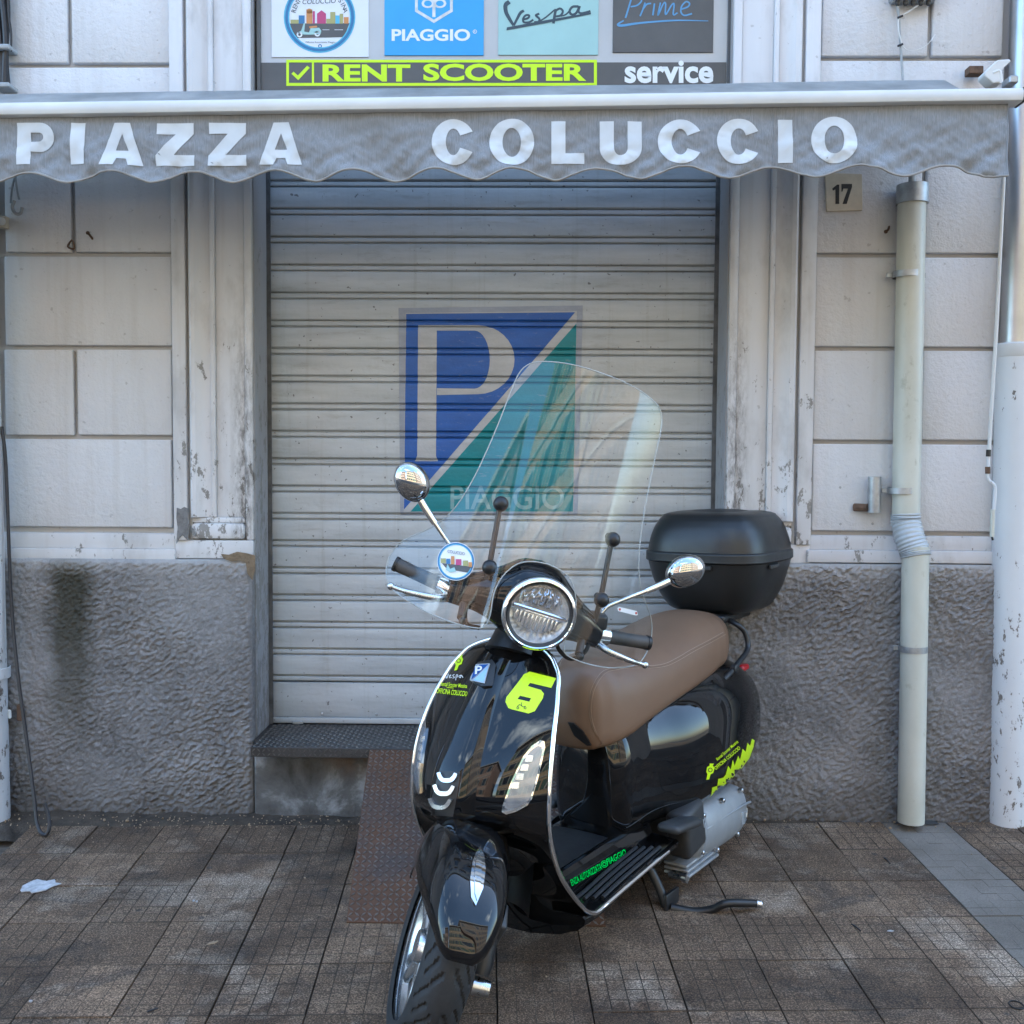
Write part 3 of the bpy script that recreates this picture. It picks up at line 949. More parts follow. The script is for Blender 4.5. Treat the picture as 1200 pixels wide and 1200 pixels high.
# rough-cast plinths with real relief
def plinth(x0, x1, ztop, seed, inner):
    nx = max(4, int((x1 - x0) / 0.0037)); nz = int((ztop + 0.06) / 0.0037)
    ca, sa = math.cos(RAD(32)), math.sin(RAD(32))
    def fn(u, v):
        x = x0 + (x1 - x0) * u; z = -0.06 + (ztop + 0.06) * v
        a = x * ca + z * sa; b = -x * sa + z * ca
        wx = noise.noise(Vector((x*9, z*9, seed+2))) * .02; wz = noise.noise(Vector((x*9, z*9, seed+6))) * .02
        a += wx; b += wz
        am = 0.75 + 0.75 * noise.noise(Vector((x*3.2, z*3.2, seed+11)))
        h = noise.fractal(Vector((a * 54, b * 86, seed)), 0.5, 2.2, 3) * 0.0092 * max(.25, am) + noise.noise(Vector((x*5, z*5, seed+4))) * 0.005
        e = min(1.0, (x - x0) / 0.012, (x1 - x) / 0.012, (ztop - z) / 0.012)
        h *= max(0.0, e)
        lip = 0.010 * max(0.0, 1 - e)
        return Vector((x, -0.042 - h + lip, z))
    bm = bmesh.new()
    rows = add_grid(bm, fn, nx, nz)
    def side(line, dy):
        b = [bm.verts.new((v.co.x, dy, v.co.z)) for v in line]
        for i in range(len(line) - 1):
            bm.faces.new((line[i], line[i+1], b[i+1], b[i]))
    side(rows[-1], 0.015); side([r[0] for r in rows], 0.015 if not inner == 'L' else 0.25); side([r[-1] for r in rows], 0.25 if inner == 'R' else 0.015)
    return build('plinth', bm, MAT['plinth'], shop, 80)
zpl = W(150, 655.5, -0.042).z; zpr = W(1010, 661.5, -0.042).z
plinth(W(14, 800, -0.042).x - 0.35, OPL - 0.002, zpl, 1.0, 'R')
plinth(OPR + 0.002, W(1165, 800, -0.042).x + 0.55, zpr, 5.0, 'L')

# moulded door surround, left and right; profile from the outside to the opening
def surround(side):
    s = empty('door_surround'); s.parent = shop; s.matrix_parent_inverse = Matrix.Translation(-shop.location)
    # (distance from the opening, face y)
    zt = 3.29
    xo = OPL if side < 0 else OPR
    full = abs(W(204, 400, 0).x - OPL)
    if side > 0: full = abs(W(953, 400, 0).x - OPR)
    k = full / 0.292
    def X(d): return xo + side * d * k
    zb = W(250, 633, -0.01).z
    zb2 = W(250, 606, -0.01).z
    def strip(name, d0, d1, ya, yb, z0, z1, mat, bev=0.004):
        a, b = sorted((X(d0), X(d1)))
        return box2(name, (a, ya, z0), (b, yb, z1), mat, s, bev, 2)
    strip('fillet', 0.2425, 0.292, -0.024, 0.0158, zb, zt, MAT['paint_old'])
    strip('channel', 0.2300, 0.2422, 0.002, 0.0158, zb, zt, MAT['groove'], 0)
    # swept cove between channel and panel
    bm = bmesh.new()
    prof = [(0.2298, 0.0155), (0.2298, -0.020), (0.222, -0.027), (0.208, -0.024), (0.190, -0.010), (0.170, -0.004), (0.158, -0.004), (0.1578, 0.0155)]
    va = [bm.verts.new((X(d), y, zb2)) for d, y in prof]; vb = [bm.verts.new((X(d), y, zt)) for d, y in prof]
    for i in range(len(prof)):
        j = (i + 1) % len(prof)
        bm.faces.new((va[i], va[j], vb[j], vb[i]))
    bm.faces.new(va); bm.faces.new(vb[::-1])
    build('cove', bm, MAT['paint_old'], s, 25)
    strip('bead', 0.139, 0.1563, -0.012, 0.0158, zb2, zt, MAT['paint_old'])
    strip('panel', 0.034, 0.1387, 0.001, 0.0158, zb2, zt, MAT['paint_old'], 0.003)
    strip('edge_bead', 0.002, 0.0335, -0.008, 0.0158, zb, zt, MAT['paint_old'], 0.008)
    # bottom return of the moulding
    strip('base_moulding', 0.0338, 0.2300, -0.020, 0.0158, zb + 0.004, zb2 - 0.022, MAT['paint_old'], 0.012)
    strip('base_fillet', 0.0338, 0.2300, -0.006, 0.0158, zb2 - 0.0217, zb2 - 0.0003, MAT['paint_old'], 0.006)
    strip('foot_block', 0.002, 0.292, -0.014, 0.0158, W(250, 655, -0.014).z + .001, zb - 0.0003, MAT['band_paint'], 0.004)
    # jamb reveal
    a, b = sorted((xo - side * 0.0025, xo + side * 0.0005))
    box2('jamb', (a, 0.001, 0.2), (b, 0.34, zt), MAT['jamb'], s, 0)
    return s
surround(-1); surround(1)
# broken-away plaster patches on the left surround
def patch(name, pts, y, mat, th=0.003):
    P = [W(p[0], p[1], y) for p in pts]
    return extrude_poly(name, [(p.x, p.z) for p in P], y - th, y + 0.0005, mat, shop, 20)
MAT['bare'] = simple('bare_mortar', (0.19, 0.19, 0.19), 0.95, var=0.3, vs=40, bump=0.9, bs=160, bd=0.006, coord='pos')
MAT['bare_brown'] = simple('bare_brick_mortar', (0.19, 0.145, 0.095), 0.95, var=0.3, vs=40, bump=0.9, bs=120, bd=0.006, coord='pos')
patch('bare_patch', [(207.5, 595), (212, 596.5), (216, 594), (221, 596), (220.5, 610), (222, 622), (220, 633), (214, 627), (210.5, 631), (207, 637), (208.5, 618), (207, 607)], -0.0242, MAT['bare'])
patch('bare_patch', [(259, 649), (268, 650), (278, 646.5), (290, 648.5), (299, 651), (299, 668), (296, 680), (290, 672), (288, 659), (280, 657), (271, 658), (262, 654.5)], -0.0445, MAT['bare_brown'], 0.0015)
patch('bare_patch', [(224, 617), (227.5, 621), (230, 629), (226, 627)], -0.0245, MAT['bare'])

# ---- stone step under the shutter
zs = 0.268
step = box2('step_stone', (OPL + 0.004, -0.045, -0.1), (OPR - 0.004, 0.33, zs - 0.036), MAT['step_stone'], shop, 0.006)

# ---- checker-plate threshold
thr = world_empty('threshold_plate', (-0.15, -0.08, zs - 0.035))
tag(thr, 'dark chequer-plate step under the roller shutter', 'step')
YF = -0.135
box2('plate', (-0.983, YF, zs - 0.006), (OPR + 0.012, -0.046, zs), MAT['step_plate'], thr, 0.001)
box2('plate', (OPL + 0.004, -0.0458, zs - 0.006), (OPR - 0.004, 0.33, zs - 0.0002), MAT['step_plate'], thr, 0.0)
box2('front_lip', (-0.983, YF - 0.0045, zs - 0.034), (OPR + 0.012, YF - 0.0003, zs + 0.0005), MAT['step_plate'], thr, 0.001)
def lozenges(fn_pt, nu, nv, L, wdt, h, u1, v1):
    bm = bmesh.new()
    for i in range(nu):
        for j in range(nv):
            u = (i + .5) / nu * u1; v = (j + .5) / nv * v1
            a = RAD(45) if (i + j) % 2 else RAD(-45)
            c, s = math.cos(a), math.sin(a)
            pts = [(-L/2, 0, 0), (0, -wdt/2, 0), (L/2, 0, 0), (0, wdt/2, 0)]
            base = [bm.verts.new(fn_pt(u + x*c - y*s, v + x*s + y*c, 0)) for x, y, _ in pts]
            top = [bm.verts.new(fn_pt(u + .72*(x*c - y*s), v + .72*(x*s + y*c), h)) for x, y, _ in pts]
            bm.faces.new(top)
            for k in range(4): bm.faces.new((base[k], base[(k+1) % 4], top[(k+1) % 4], top[k]))
    return bm
wid = OPR + .98
bm = lozenges(lambda u, v, h: Vector((-.982 + u, YF + v, zs - 0.0005 + h)), 92, 17, 0.020, 0.0065, 0.0022, wid, 0.32)
tag(build('tread_pattern', bm, MAT['worn_dark'], thr, 0), kind='stuff')
bm = lozenges(lambda u, v, h: Vector((-.981 + u, YF - 0.0042 - h, zs - 0.032 + v)), 92, 2, 0.018, 0.006, 0.0018, wid, 0.030)
tag(build('tread_pattern', bm, MAT['worn_dark'], thr, 0), kind='stuff')

# ---- rusty ramp leaning on the step
RP = [W(433, 885, YF - 0.007), G(406, 1082), None, None]
rx0t, rx0b = RP[0].x, RP[1].x
rw = 0.74
top_y, top_z = YF - 0.0065, zs - 0.003
bot_y = RP[1].y; bot_z = gz(bot_y) + 0.004
ramp = world_empty('metal_ramp', (rx0b + rw/2, bot_y, bot_z))
tag(ramp, 'rusty chequer-plate ramp leaning from the pavement to the shutter step', 'ramp')
def rp(u, v, h=0.0):
    """u across 0..rw, v up the slope 0..Lr"""
    t = v / LR
    n = Vector((0, -(top_z - bot_z), (top_y - bot_y))).normalized()
    return Vector((rx0b + (rx0t - rx0b) * t + u, bot_y + (top_y - bot_y) * t, bot_z + (top_z - bot_z) * t)) + n * h
LR = math.hypot(top_y - bot_y, top_z - bot_z)
bm = bmesh.new()
A_ = [bm.verts.new(rp(u, v, 0)) for u, v in ((0, 0), (rw, 0), (rw, LR), (0, LR))]
B_ = [bm.verts.new(rp(u, v, -0.005)) for u, v in ((0, 0), (rw, 0), (rw, LR), (0, LR))]
bm.faces.new(A_); bm.faces.new(B_[::-1])
for k in range(4): bm.faces.new((A_[k], A_[(k+1) % 4], B_[(k+1) % 4], B_[k]))
build('plate', bm, MAT['ramp'], ramp, 30)
nL = int(LR / 0.0185)
bm = lozenges(lambda u, v, h: rp(u, v, h - 0.0003), int(rw / 0.0185), nL, 0.0225, 0.0075, 0.0026, rw, LR)
tag(build('tread_pattern', bm, MAT['worn_steel'], ramp, 0), kind='stuff')

# ================================================================== ROLLER SHUTTER
shut = world_empty('roller_shutter', (-0.15, DR, zs))
tag(shut, 'closed grey metal roller shutter with a painted blue and teal letter emblem', 'roller shutter')
SX0, SX1 = OPL + 0.004, OPR - 0.004
PITCH = 0.1046
z_last = W(320, 798.5, DR).z          # seam above the tall bottom slat
# one slat profile, from its lower seam up: (dz, dy)
SLAT = [(0.000, 0.013), (0.0025, 0.013), (0.004, 0.0035), (0.007, 0.001), (0.0165, 0.001), (0.0195, 0.0035), (0.0205, 0.012), (0.0235, 0.012), (0.0255, 0.002), (0.030, -0.002),
        (0.050, -0.0032), (0.070, -0.0035), (0.090, -0.0030), (0.0995, -0.0015), (0.1025, 0.003), (0.1044, 0.0128)]
def slat_y(z):
    d = (z - z_last)
    if d < 0: return DR - 0.004
    d = d % PITCH
    for (a, ya), (b, yb) in zip(SLAT, SLAT[1:]):
        if a <= d <= b: return DR + ya + (yb - ya) * (d - a) / (b - a)
    return DR + 0.013
bm = bmesh.new()
a = [bm.verts.new((SX0, y, z)) for z, y in SLAT]; b = [bm.verts.new((SX1, y, z)) for z, y in SLAT]
for i in range(len(SLAT) - 1): bm.faces.new((a[i], a[i+1], b[i+1], b[i]))
a2 = [bm.verts.new((SX0, 0.022, z)) for z, y in (SLAT[0], SLAT[-1])]; b2 = [bm.verts.new((SX1, 0.022, z)) for z, y in (SLAT[0], SLAT[-1])]
bm.faces.new((a2[0], b2[0], b2[1], a2[1]))
slat_me = to_mesh('slat', bm, 28)
slat_me.materials.append(MAT['shutter'])
nsl = 24
for k in range(nsl):
    o = bpy.data.objects.new('slat', slat_me)
    COL.objects.link(o)
    o.parent = shut
    o.location = (0.15, 0 + rnd.uniform(-.0012, .0012), z_last + k * PITCH - zs)
# bottom slat with its stiffening bar
zb0 = zs + 0.004
box2('bottom_slat', (SX0, DR - 0.0042, zb0 + 0.022), (SX1, DR + 0.012, z_last - 0.002), MAT['shutter'], shut, 0.004, 2)
box2('bottom_bar', (SX0 + .01, DR - 0.016, zb0), (SX1 - .01, DR + 0.014, zb0 + 0.0215), MAT['shutter'], shut, 0.003, 2)
for k in range(7):
    lathe('rivet', [(0.006, 0), (0.0055, -0.003), (0.003, -0.0048), (0, -0.005)], MAT['zinc'], shut, (SX0 + .2 + k*.21, DR - 0.0158 + .0115, zb0 + 0.034), 'Y', 10)
box2('latch', (W(353, 850, DR).x - .03, DR - 0.022, zb0 - 0.003), (W(353, 850, DR).x + .012, DR - 0.0162, zb0 + 0.010), MAT['zinc'], shut, 0.002)
for x0, x1 in ((OPL + 0.0006, OPL + 0.018), (OPR - 0.018, OPR - 0.0006)):
    box2('guide_rail', (x0, DR - 0.022, zs + .0005), (x1, DR - 0.0165, 3.24), MAT['shutter_dark'], shut, 0.001)

# painted emblem that follows the slats
cut_z = []
for k in range(0, 14):
    for d, _ in SLAT: cut_z.append(z_last + k * PITCH + d)
def shutter_print(name, verts_px, faces, mat, lift):
    P = [W(p[0], p[1], DR - 0.004) for p in verts_px]
    bm = flat_bm([(p.x, p.z) for p in P], faces, None, (), [c for c in cut_z])
    for v in bm.verts:
        x, z = v.co.x, v.co.y
        v.co = (x, slat_y(z) - lift, z)
    me = bpy.data.meshes.new(name); bm.to_mesh(me); bm.free()
    return link(name, me, mat, shut)
shutter_print('emblem_border', *poly2([(467, 361), (683, 358), (677, 604), (469, 604)]), MAT['em_pale'], 0.0022)
shutter_print('emblem_field', *poly2([(475.5, 367), (676, 364.5), (672, 600), (473, 600)]), MAT['em_grey'], 0.0028)
shutter_print('emblem_blue', *poly2([(476, 368), (674, 366), (473.5, 597)]), MAT['em_blue'], 0.0034)
shutter_print('emblem_teal', *poly2([(675.5, 379), (671.5, 599.5), (481, 599.5)]), MAT['em_teal'], 0.0034)
# letter P: stem with foot serif and a bowl
bowl_o = [(512, 381)] + [(560 + 43*math.cos(a_), 421.5 - 40.5*math.sin(a_)) for a_ in [math.pi/2 - math.pi*i/16 for i in range(17)]] + [(512, 463)]
bowl_i = [(512, 455)] + [(556 + 18*math.cos(a_), 421.5 - 34*math.sin(a_)) for a_ in [-math.pi/2 + math.pi*i/16 for i in range(17)]] + [(512, 387.5)]
shutter_print('emblem_letter', *poly2([(490, 381), (512, 381), (511, 534), (513, 540.5), (486, 540.5), (489, 534)]), MAT['em_grey'], 0.0041)
nb = len(bowl_o)
bv = bowl_o + bowl_i[::-1]
shutter_print('emblem_letter', bv, [(i, i+1, nb+i+1, nb+i) for i in range(nb-1)], MAT['em_grey'], 0.0041)
tv, tf, ta = text2d('PIAGGIO', 0.012)
shutter_print('emblem_lettering', [(528 + 133*x, 597 - 28*y) for x, y in tv], tf, MAT['em_text'], 0.0041)

# ================================================================== SIGN above the door
SY = 0.035
sign = world_empty('shop_sign', (-0.15, SY, 2.6))
tag(sign, 'wide sign board with four square posters and a lime lettered band above the shutter', 'sign')
def sw(px, py, y=SY): return W(px, py, y)
def sbox(name, px0, py0, px1, py1, y0, y1, mat, par=sign, bev=0.001):
    a = W((px0), (py0 + py1)/2, y0).x; b = W(px1, (py0+py1)/2, y0).x
    zt = W((px0+px1)/2, py0, y0).z; zb = W((px0+px1)/2, py1, y0).z
    return box2(name, (a, y0, zb), (b, y1, zt), mat, par, bev)
def sprint(name, verts_px, faces, mat, par, y, th=0.0):
    P = [W(p[0], p[1], y) for p in verts_px]
    bm = bmesh.new()
    vs = [bm.verts.new(p) for p in P]
    for f in faces:
        try: bm.faces.new([vs[i] for i in f])
        except ValueError: pass
    me = bpy.data.meshes.new(name); bm.to_mesh(me); bm.free()
    return link(name, me, mat, par)
def stext(name, s, px0, py0, px1, py1, mat, par, y, off=0.0, shear=0.0, dy=0.0):
    v, f, a = text2d(s, off, shear)
    return sprint(name, [(px0 + (px1-px0)*x, py1 + dy*x - (py1-py0)*yy) for x, yy in v], f, mat, par, y)
sbox('backing', 305, -62, 853, 108, SY, SY + 0.02, MAT['sign_alu'])
sbox('side_frame', 300.5, -66, 304.5, 108, SY - 0.012, SY + 0.03, MAT['sign_dark'])
sbox('side_frame', 853.5, -66, 857.5, 108, SY - 0.012, SY + 0.03, MAT['sign_dark'])
Y1 = SY - 0.004
p1 = sbox('poster', 318, -50, 432, 67, Y1, SY - 0.0003, MAT['sg_white'])
p2 = sbox('poster', 450.5, -52, 567, 65, Y1, SY - 0.0003, MAT['sg_blue'])
p3 = sbox('poster', 584, -54, 701.5, 64.5, Y1, SY - 0.0003, MAT['sg_mint'])
p4 = sbox('poster', 718.5, -57, 836.5, 61.5, Y1, SY - 0.0003, MAT['sign_dark'])
Y2, Y3, Y4 = Y1 - 0.0008, Y1 - 0.0016, Y1 - 0.0024
# poster 1: round badge with a skyline and a scooter
sprint('badge_ring', *ring2(374.5, 20, 40.5, 36.8), MAT['sg_ring'], p1, Y2)
sprint('badge_ring', *ring2(374.5, 20, 42.0, 40.3), MAT['sg_cyan'], p1, Y2)
sprint('badge_ring', *ring2(374.5, 20, 37.0, 35.6), MAT['sg_cyan'], p1, Y2 - .0003)
def circ_clip(pts): return pts
sprint('badge_road', *poly2([(339, 27.5), (410, 27.0), (408, 31), (403.5, 43.5), (346, 44.5), (341, 33)]), MAT['sign_dark'], p1, Y2)
for (x0, x1, yt, m_) in [(340.5, 350, 23, 'sg_olive'), (350, 357, 18, 'sg_ring'), (359, 366, 11, 'sg_orange'), (366.5, 369, 13, 'sg_pink'), (371.5, 382, 16, 'sg_pink'), (387, 393, 14, 'sg_olive'), (393, 398, 18, 'sg_cyan'), (398, 402, 16, 'sg_olive'), (403, 408.5, 20, 'sg_orange'), (382.5, 387, 22, 'sg_olive')]:
    sprint('badge_skyline', *rects2([(x0, yt, x1, 27.6)]), MAT[m_], p1, Y2 - .0002)
sprint('badge_skyline', *poly2([(371.5, 16), (376.7, 12), (382, 16)]), MAT['sg_pink'], p1, Y2 - .0002)
sprint('badge_skyline', *poly2(ellipse2(362.5, 13, 3.5, 3, 14)), MAT['sg_orange'], p1, Y2 - .0002)
# little scooter
for cx in (351, 372): sprint('badge_scooter', *ring2(cx, 40.5 - (cx-351)*.05, 3.4, 1.6, 16), MAT['sg_white'], p1, Y3)
sprint('badge_scooter', *poly2([(348, 38), (353, 36), (356, 27), (357.5, 27), (356.5, 37), (362, 38), (364, 33), (374, 32.5), (376.5, 36), (376, 39.5), (368, 40.5), (356, 40.5)]), MAT['sg_mint'], p1, Y3)
sprint('badge_scooter', *poly2([(362, 31), (371, 30), (372, 32), (363, 33.2)]), MAT['sg_orange'], p1, Y3 - .0003)
for a_, b_ in ((378, 386), (392, 402)): sprint('badge_road_line', *rects2([(a_, 34.6, b_, 35.2)]), MAT['sg_white'], p1, Y3)
stext('badge_lettering', 'COLUCCIO', 354.5, -.5, 393.5, 5, MAT['sg_navy'], p1, Y2, 0.0, 0.15, -1.5)
stext('badge_lettering', 'Officina Autorizzata Piaggio', 358, 48.5, 393, 51, MAT['sg_navy'], p1, Y2)
sprint('badge_dot', *ring2(375, 54, 2.3, 1.2, 12), MAT['sg_ring'], p1, Y2)
def arc_text(s, cx, cy, r, a0, a1, size, mat, par, y):
    n = len(s)
    for i, ch in enumerate(s):
        if ch == ' ': continue
        a = RAD(a0 + (a1 - a0) * i / (n - 1))
        v, f, asp = text2d(ch)
        w = size * min(1.1, asp)
        pts = []
        for x, yy in v:
            u = (x - .5) * w; q = r + yy * size
            pts.append((cx + q * math.cos(a) + u * math.sin(a), cy - q * math.sin(a) + u * math.cos(a)))
        sprint('badge_lettering', pts, f, mat, par, y)
arc_text('RENT SCOOTER MESSINA', 374.5, 20, 28.5, 166, 14, 5.2, MAT['sg_navy'], p1, Y2)
# poster 2: hexagon emblem and lettering
hx = lambda r, cx=508.5, cy=0.0: [(cx + r * 0.82 * math.sin(RAD(60*k)) / math.sin(RAD(60)), cy - r * math.cos(RAD(60*k))) for k in range(6)]
def hexring(r0, r1): return hx(r0) + hx(r1), [(i, (i+1) % 6, 6 + (i+1) % 6, 6 + i) for i in range(6)]
sprint('hexagon_emblem', *poly2(hx(27)), MAT['silver_print'], p2, Y2)
sprint('hexagon_emblem', *poly2(hx(23)), MAT['sg_blue'], p2, Y2 - .0005)
sprint('hexagon_emblem', *rects2([(506.7, -14, 510.3, 20)]), MAT['silver_print'], p2, Y3)
for sx in (-1, 1): sprint('hexagon_emblem', *ring2(508.5 + sx*7, 4, 7.5, 4.6, 20, 0.72), MAT['silver_print'], p2, Y3 - .0002)
stext('poster_lettering', 'PIAGGIO', 459, 34, 551, 48, MAT['sg_text'], p2, Y2, 0.028)
sprint('poster_lettering', *ring2(556.5, 37, 2.4, 1.8, 14), MAT['sg_text'], p2, Y2)
stext('poster_lettering', 'R', 555.6, 35.8, 557.4, 38.2, MAT['sg_text'], p2, Y2)
# poster 3: script logo
def stroke(pts, w, n=6):
    """flat brush stroke along a smoothed 2-D path; w number or list of widths"""
    ws = w if isinstance(w, (list, tuple)) else [w] * len(pts)
    P = smooth_path([(p[0], p[1], ww) for p, ww in zip(pts, ws)], n)
    vs, fs = [], []
    for i, p in enumerate(P):
        q = P[min(i+1, len(P)-1)]; r = P[max(i-1, 0)]
        d = Vector((q.x - r.x, q.y - r.y)); d = d.normalized() if d.length > 1e-6 else Vector((1, 0))
        nx, ny = -d.y, d.x
        vs += [(p.x + nx*p.z/2, p.y + ny*p.z/2), (p.x - nx*p.z/2, p.y - ny*p.z/2)]
        if i: k = 2*i; fs.append((k-2, k-1, k+1, k))
    return vs, fs
SC = [([(597, 2), (592.5, 6), (593, 14), (597, 22), (602, 30)], [5, 5, 4.5, 4, 3]), ([(602, 30), (606, 22), (610, 15), (614, 12.5)], [2.5, 3, 3.5, 3]),
      ([(613, 23), (619, 21), (620, 18), (616, 18), (613, 22), (614, 26), (620, 26), (625, 23)], 2.4), ([(632, 16), (628, 18), (632, 22), (631, 25.5), (626, 26)], 2.6),
      ([(632, 25), (640, 20), (650, 11.5)], 1.8), ([(651.5, 10.5), (650, 18), (648.5, 27.5)], 3.2), ([(650.5, 13), (656, 10), (659.5, 13), (657, 18), (650, 19.5)], 2.6), ([(657, 19), (663, 17), (668, 12)], 1.8),
      ([(678, 7.5), (671, 8), (667.5, 13), (670, 17), (675, 15.5), (679, 8)], 2.8), ([(679.5, 7), (678, 13.5), (682, 15.5), (692, 13)], 2.6)]
for k_, (p_, w_) in enumerate(SC): sprint('script_logo', *stroke(p_, w_), MAT['sg_navy'], p3, Y2 - .0001 * (k_ % 3))
sprint('script_logo', *poly2([(593.5, 35.5), (594, 32), (640, 23.5), (692.5, 14.5), (692.5, 16.6), (640, 27)]), MAT['sg_navy'], p3, Y2 - .0004)
# poster 4: handwritten word
PR = [([(740, -2), (737, 8), (733, 21)], 2.0), ([(739, -1), (747, -5), (752, 0), (747, 6), (739, 8)], 1.8), ([(756, 3), (753, 12), (750, 19)], 1.8), ([(754, 10), (758, 5), (763, 4)], 1.8), ([(767, 4), (765, 18)], 1.9), ([(768.5, -3), (769, -2)], 1.8),
      ([(774, 3), (771, 18), (777, 5), (780, 4), (780, 17), (787, 6), (790, 5), (789, 17), (794, 15)], 1.7), ([(798, 11), (806, 8), (808, 4), (804, 2), (799, 7), (798, 14), (802, 18), (811, 16)], 1.8), ([(731, 24), (724, 28.5), (729, 30), (750, 27), (790, 24), (830, 24.5)], [1.5, 2.2, 3, 2.4, 1.8, .8])]
for k_, (p_, w_) in enumerate(PR): sprint('script_word', *stroke(p_, w_), MAT['sg_lblue'], p4, Y2 - .0001 * (k_ % 3))
# band
bandp = sbox('band', 305, 73, 851, 107, SY - 0.003, SY - 0.0004, MAT['sign_dark'])
YB = SY - 0.0038
sprint('band_frame', *rects2([(335.5, 70, 699.5, 73.2), (335.5, 97.2, 699.5, 100.6), (335.5, 73, 338.6, 97.3), (696, 73, 699.5, 97.3), (365.5, 73, 368, 97.3)]), MAT['lime'], bandp, YB)
sprint('band_tick', *poly2([(341.5, 86.5), (344, 84), (349, 88.5), (360, 77), (363, 79.5), (349.5, 94)]), MAT['lime'], bandp, YB)
stext('band_lettering', 'RENT', 378, 75.5, 481, 95.5, MAT['lime'], bandp, YB, 0.035)
stext('band_lettering', 'SCOOTER', 496, 74.5, 687, 95, MAT['lime'], bandp, YB, 0.035)
stext('band_lettering', 'service', 732, 71, 836, 97.5, MAT['sg_text'], bandp, YB - .0004, 0.03)
# box of the shutter roll behind the sign
box2('roll_housing', (OPL + 0.001, SY + 0.022, 2.63), (OPR - 0.001, 0.55, 3.24), MAT['groove'], shop, 0)

# ================================================================== AWNING
AY = -0.58
awn = world_empty('awning', (-0.3, 0.0, 2.55))
tag(awn, 'retracted grey awning with scalloped valance and large pale block letters', 'awning')
def aw(px, py): return W(px, py, AY)
bl, br = aw(0, 131), aw(1190, 113.8)
def bar_z(x): return bl.z + (br.z - bl.z) * (x - bl.x) / (br.x - bl.x)
AXL = bl.x - 0.9; AXR = aw(1194, 112).x
sl_ = (br.z - bl.z) / (br.x - bl.x)
bar_h = 0.041
bm = bmesh.new()
prof = [(-0.5, -0.018), (-0.42, -0.028), (-0.2, -0.031), (0.2, -0.031), (0.42, -0.026), (0.5, -0.012), (0.5, 0.030), (-0.5, 0.030)]
va = [bm.verts.new((AXL, AY + y, bar_z(AXL) + k*bar_h)) for k, y in prof]; vb = [bm.verts.new((AXR, AY + y, bar_z(AXR) + k*bar_h)) for k, y in prof]
for i in range(len(prof)): bm.faces.new((va[i], va[(i+1) % 8], vb[(i+1) % 8], vb[i]))
bm.faces.new(va); bm.faces.new(vb[::-1])
build('front_bar', bm, MAT['white_metal'], awn, 30)
box2('end_cap', (AXR + .0003, AY - 0.034, bar_z(AXR) - bar_h*.55), (AXR + 0.010, AY + 0.033, bar_z(AXR) + bar_h*.55), MAT['black_plastic'], awn, 0.003)
# canvas from the bar up to the roller on the wall
AXV = aw(1180, 160).x
zc1 = bar_z(0) + 0.26
bm = bmesh.new()
def canv(u, v):
    x = AXL + .02 + (AXV - AXL - .02) * u
    y = AY + 0.02 + (-0.10 - AY - 0.02) * v
    z = bar_z(x) + 0.012 + (0.212) * v - 0.018 * math.sin(math.pi * v)
    return Vector((x, y, z + 0.003 * noise.noise(Vector((x*3, y*5, 0)))))
add_grid(bm, canv, 80, 10)
bmesh.ops.solidify(bm, geom=bm.faces[:], thickness=0.0015)
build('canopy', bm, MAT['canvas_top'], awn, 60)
tube('roller', [(AXL + .02, -0.085, bar_z(AXL) + .17), (AXV, -0.085, bar_z(AXV) + .17)], 0.030, MAT['canvas'], awn, 20)
# folding arms and wall bracket at the right end
ex0 = W(1172, 80, -0.06)
tube('folding_arm', [(AXV - 0.62, -0.36, bar_z(AXV) - .012), (AXV - 0.02, AY + .05, bar_z(AXV) - 0.012)], 0.016, MAT['white_metal'], awn, 8)
tube('folding_arm', [(AXV - 0.62, -0.36, bar_z(AXV) + .018), (AXV - 0.03, -0.16, bar_z(AXV) + 0.03)], 0.016, MAT['white_metal'], awn, 8)
bkt = [W(1150, 88, -0.22), W(1165, 73.5, -0.22), W(1180, 72.5, -0.22), W(1180.5, 76, -0.22), W(1172, 81, -0.22), W(1166, 90, -0.22), W(1172, 99, -0.22), W(1160, 101, -0.22), W(1150, 92, -0.22)]
extrude_poly('wall_bracket', [(p.x, p.z) for p in bkt], -0.245, -0.19, MAT['white_metal'], awn, 30, 0.003)
tube('bracket_rod', [W(1173, 98, -.24), W(1171, 84, -.24), W(1163, 86, -.24)], 0.007, MAT['white_metal'], awn, 8, 4)
box2('gear_box', W(1178, 101, -0.3) - Vector((0, .03, 0)), W(1189, 92, -0.3) + Vector((0, .03, 0)), MAT['zinc'], awn, 0.004)
box2('bracket_plate', W(1130, 91, -.02), W(1147, 82, -0.02) + Vector((0, -.04, 0)), MAT['rust'], awn, 0.002)
# valance with a scalloped, hemmed edge
lows = [-16, 84, 181, 274, 371, 463, 558, 650, 751, 852, 955, 1056]
lows_x = [aw(p, 205).x for p in lows]
def hem_z(x):
    """height of the scalloped edge"""
    per = (lows_x[-1] - lows_x[0]) / (len(lows_x) - 1)
    k = 0
    if x <= lows_x[0]: ph = ((x - lows_x[0]) / per) % 1.0
    elif x >= lows_x[-1]: ph = min(((x - lows_x[-1]) / per), 1.0) if x < lows_x[-1] + per else 1.0
    else:
        while x > lows_x[k+1]: k += 1
        ph = (x - lows_x[k]) / (lows_x[k+1] - lows_x[k])
    arch = 0.5 - 0.5 * math.cos(2*math.pi*ph)
    zl = aw(84, 216).z + (aw(955, 209.5).z - aw(84, 216).z) * (x - aw(84, 216).x) / (aw(955, 209.5).x - aw(84, 216).x)
    return zl + 0.034 * arch ** 0.85
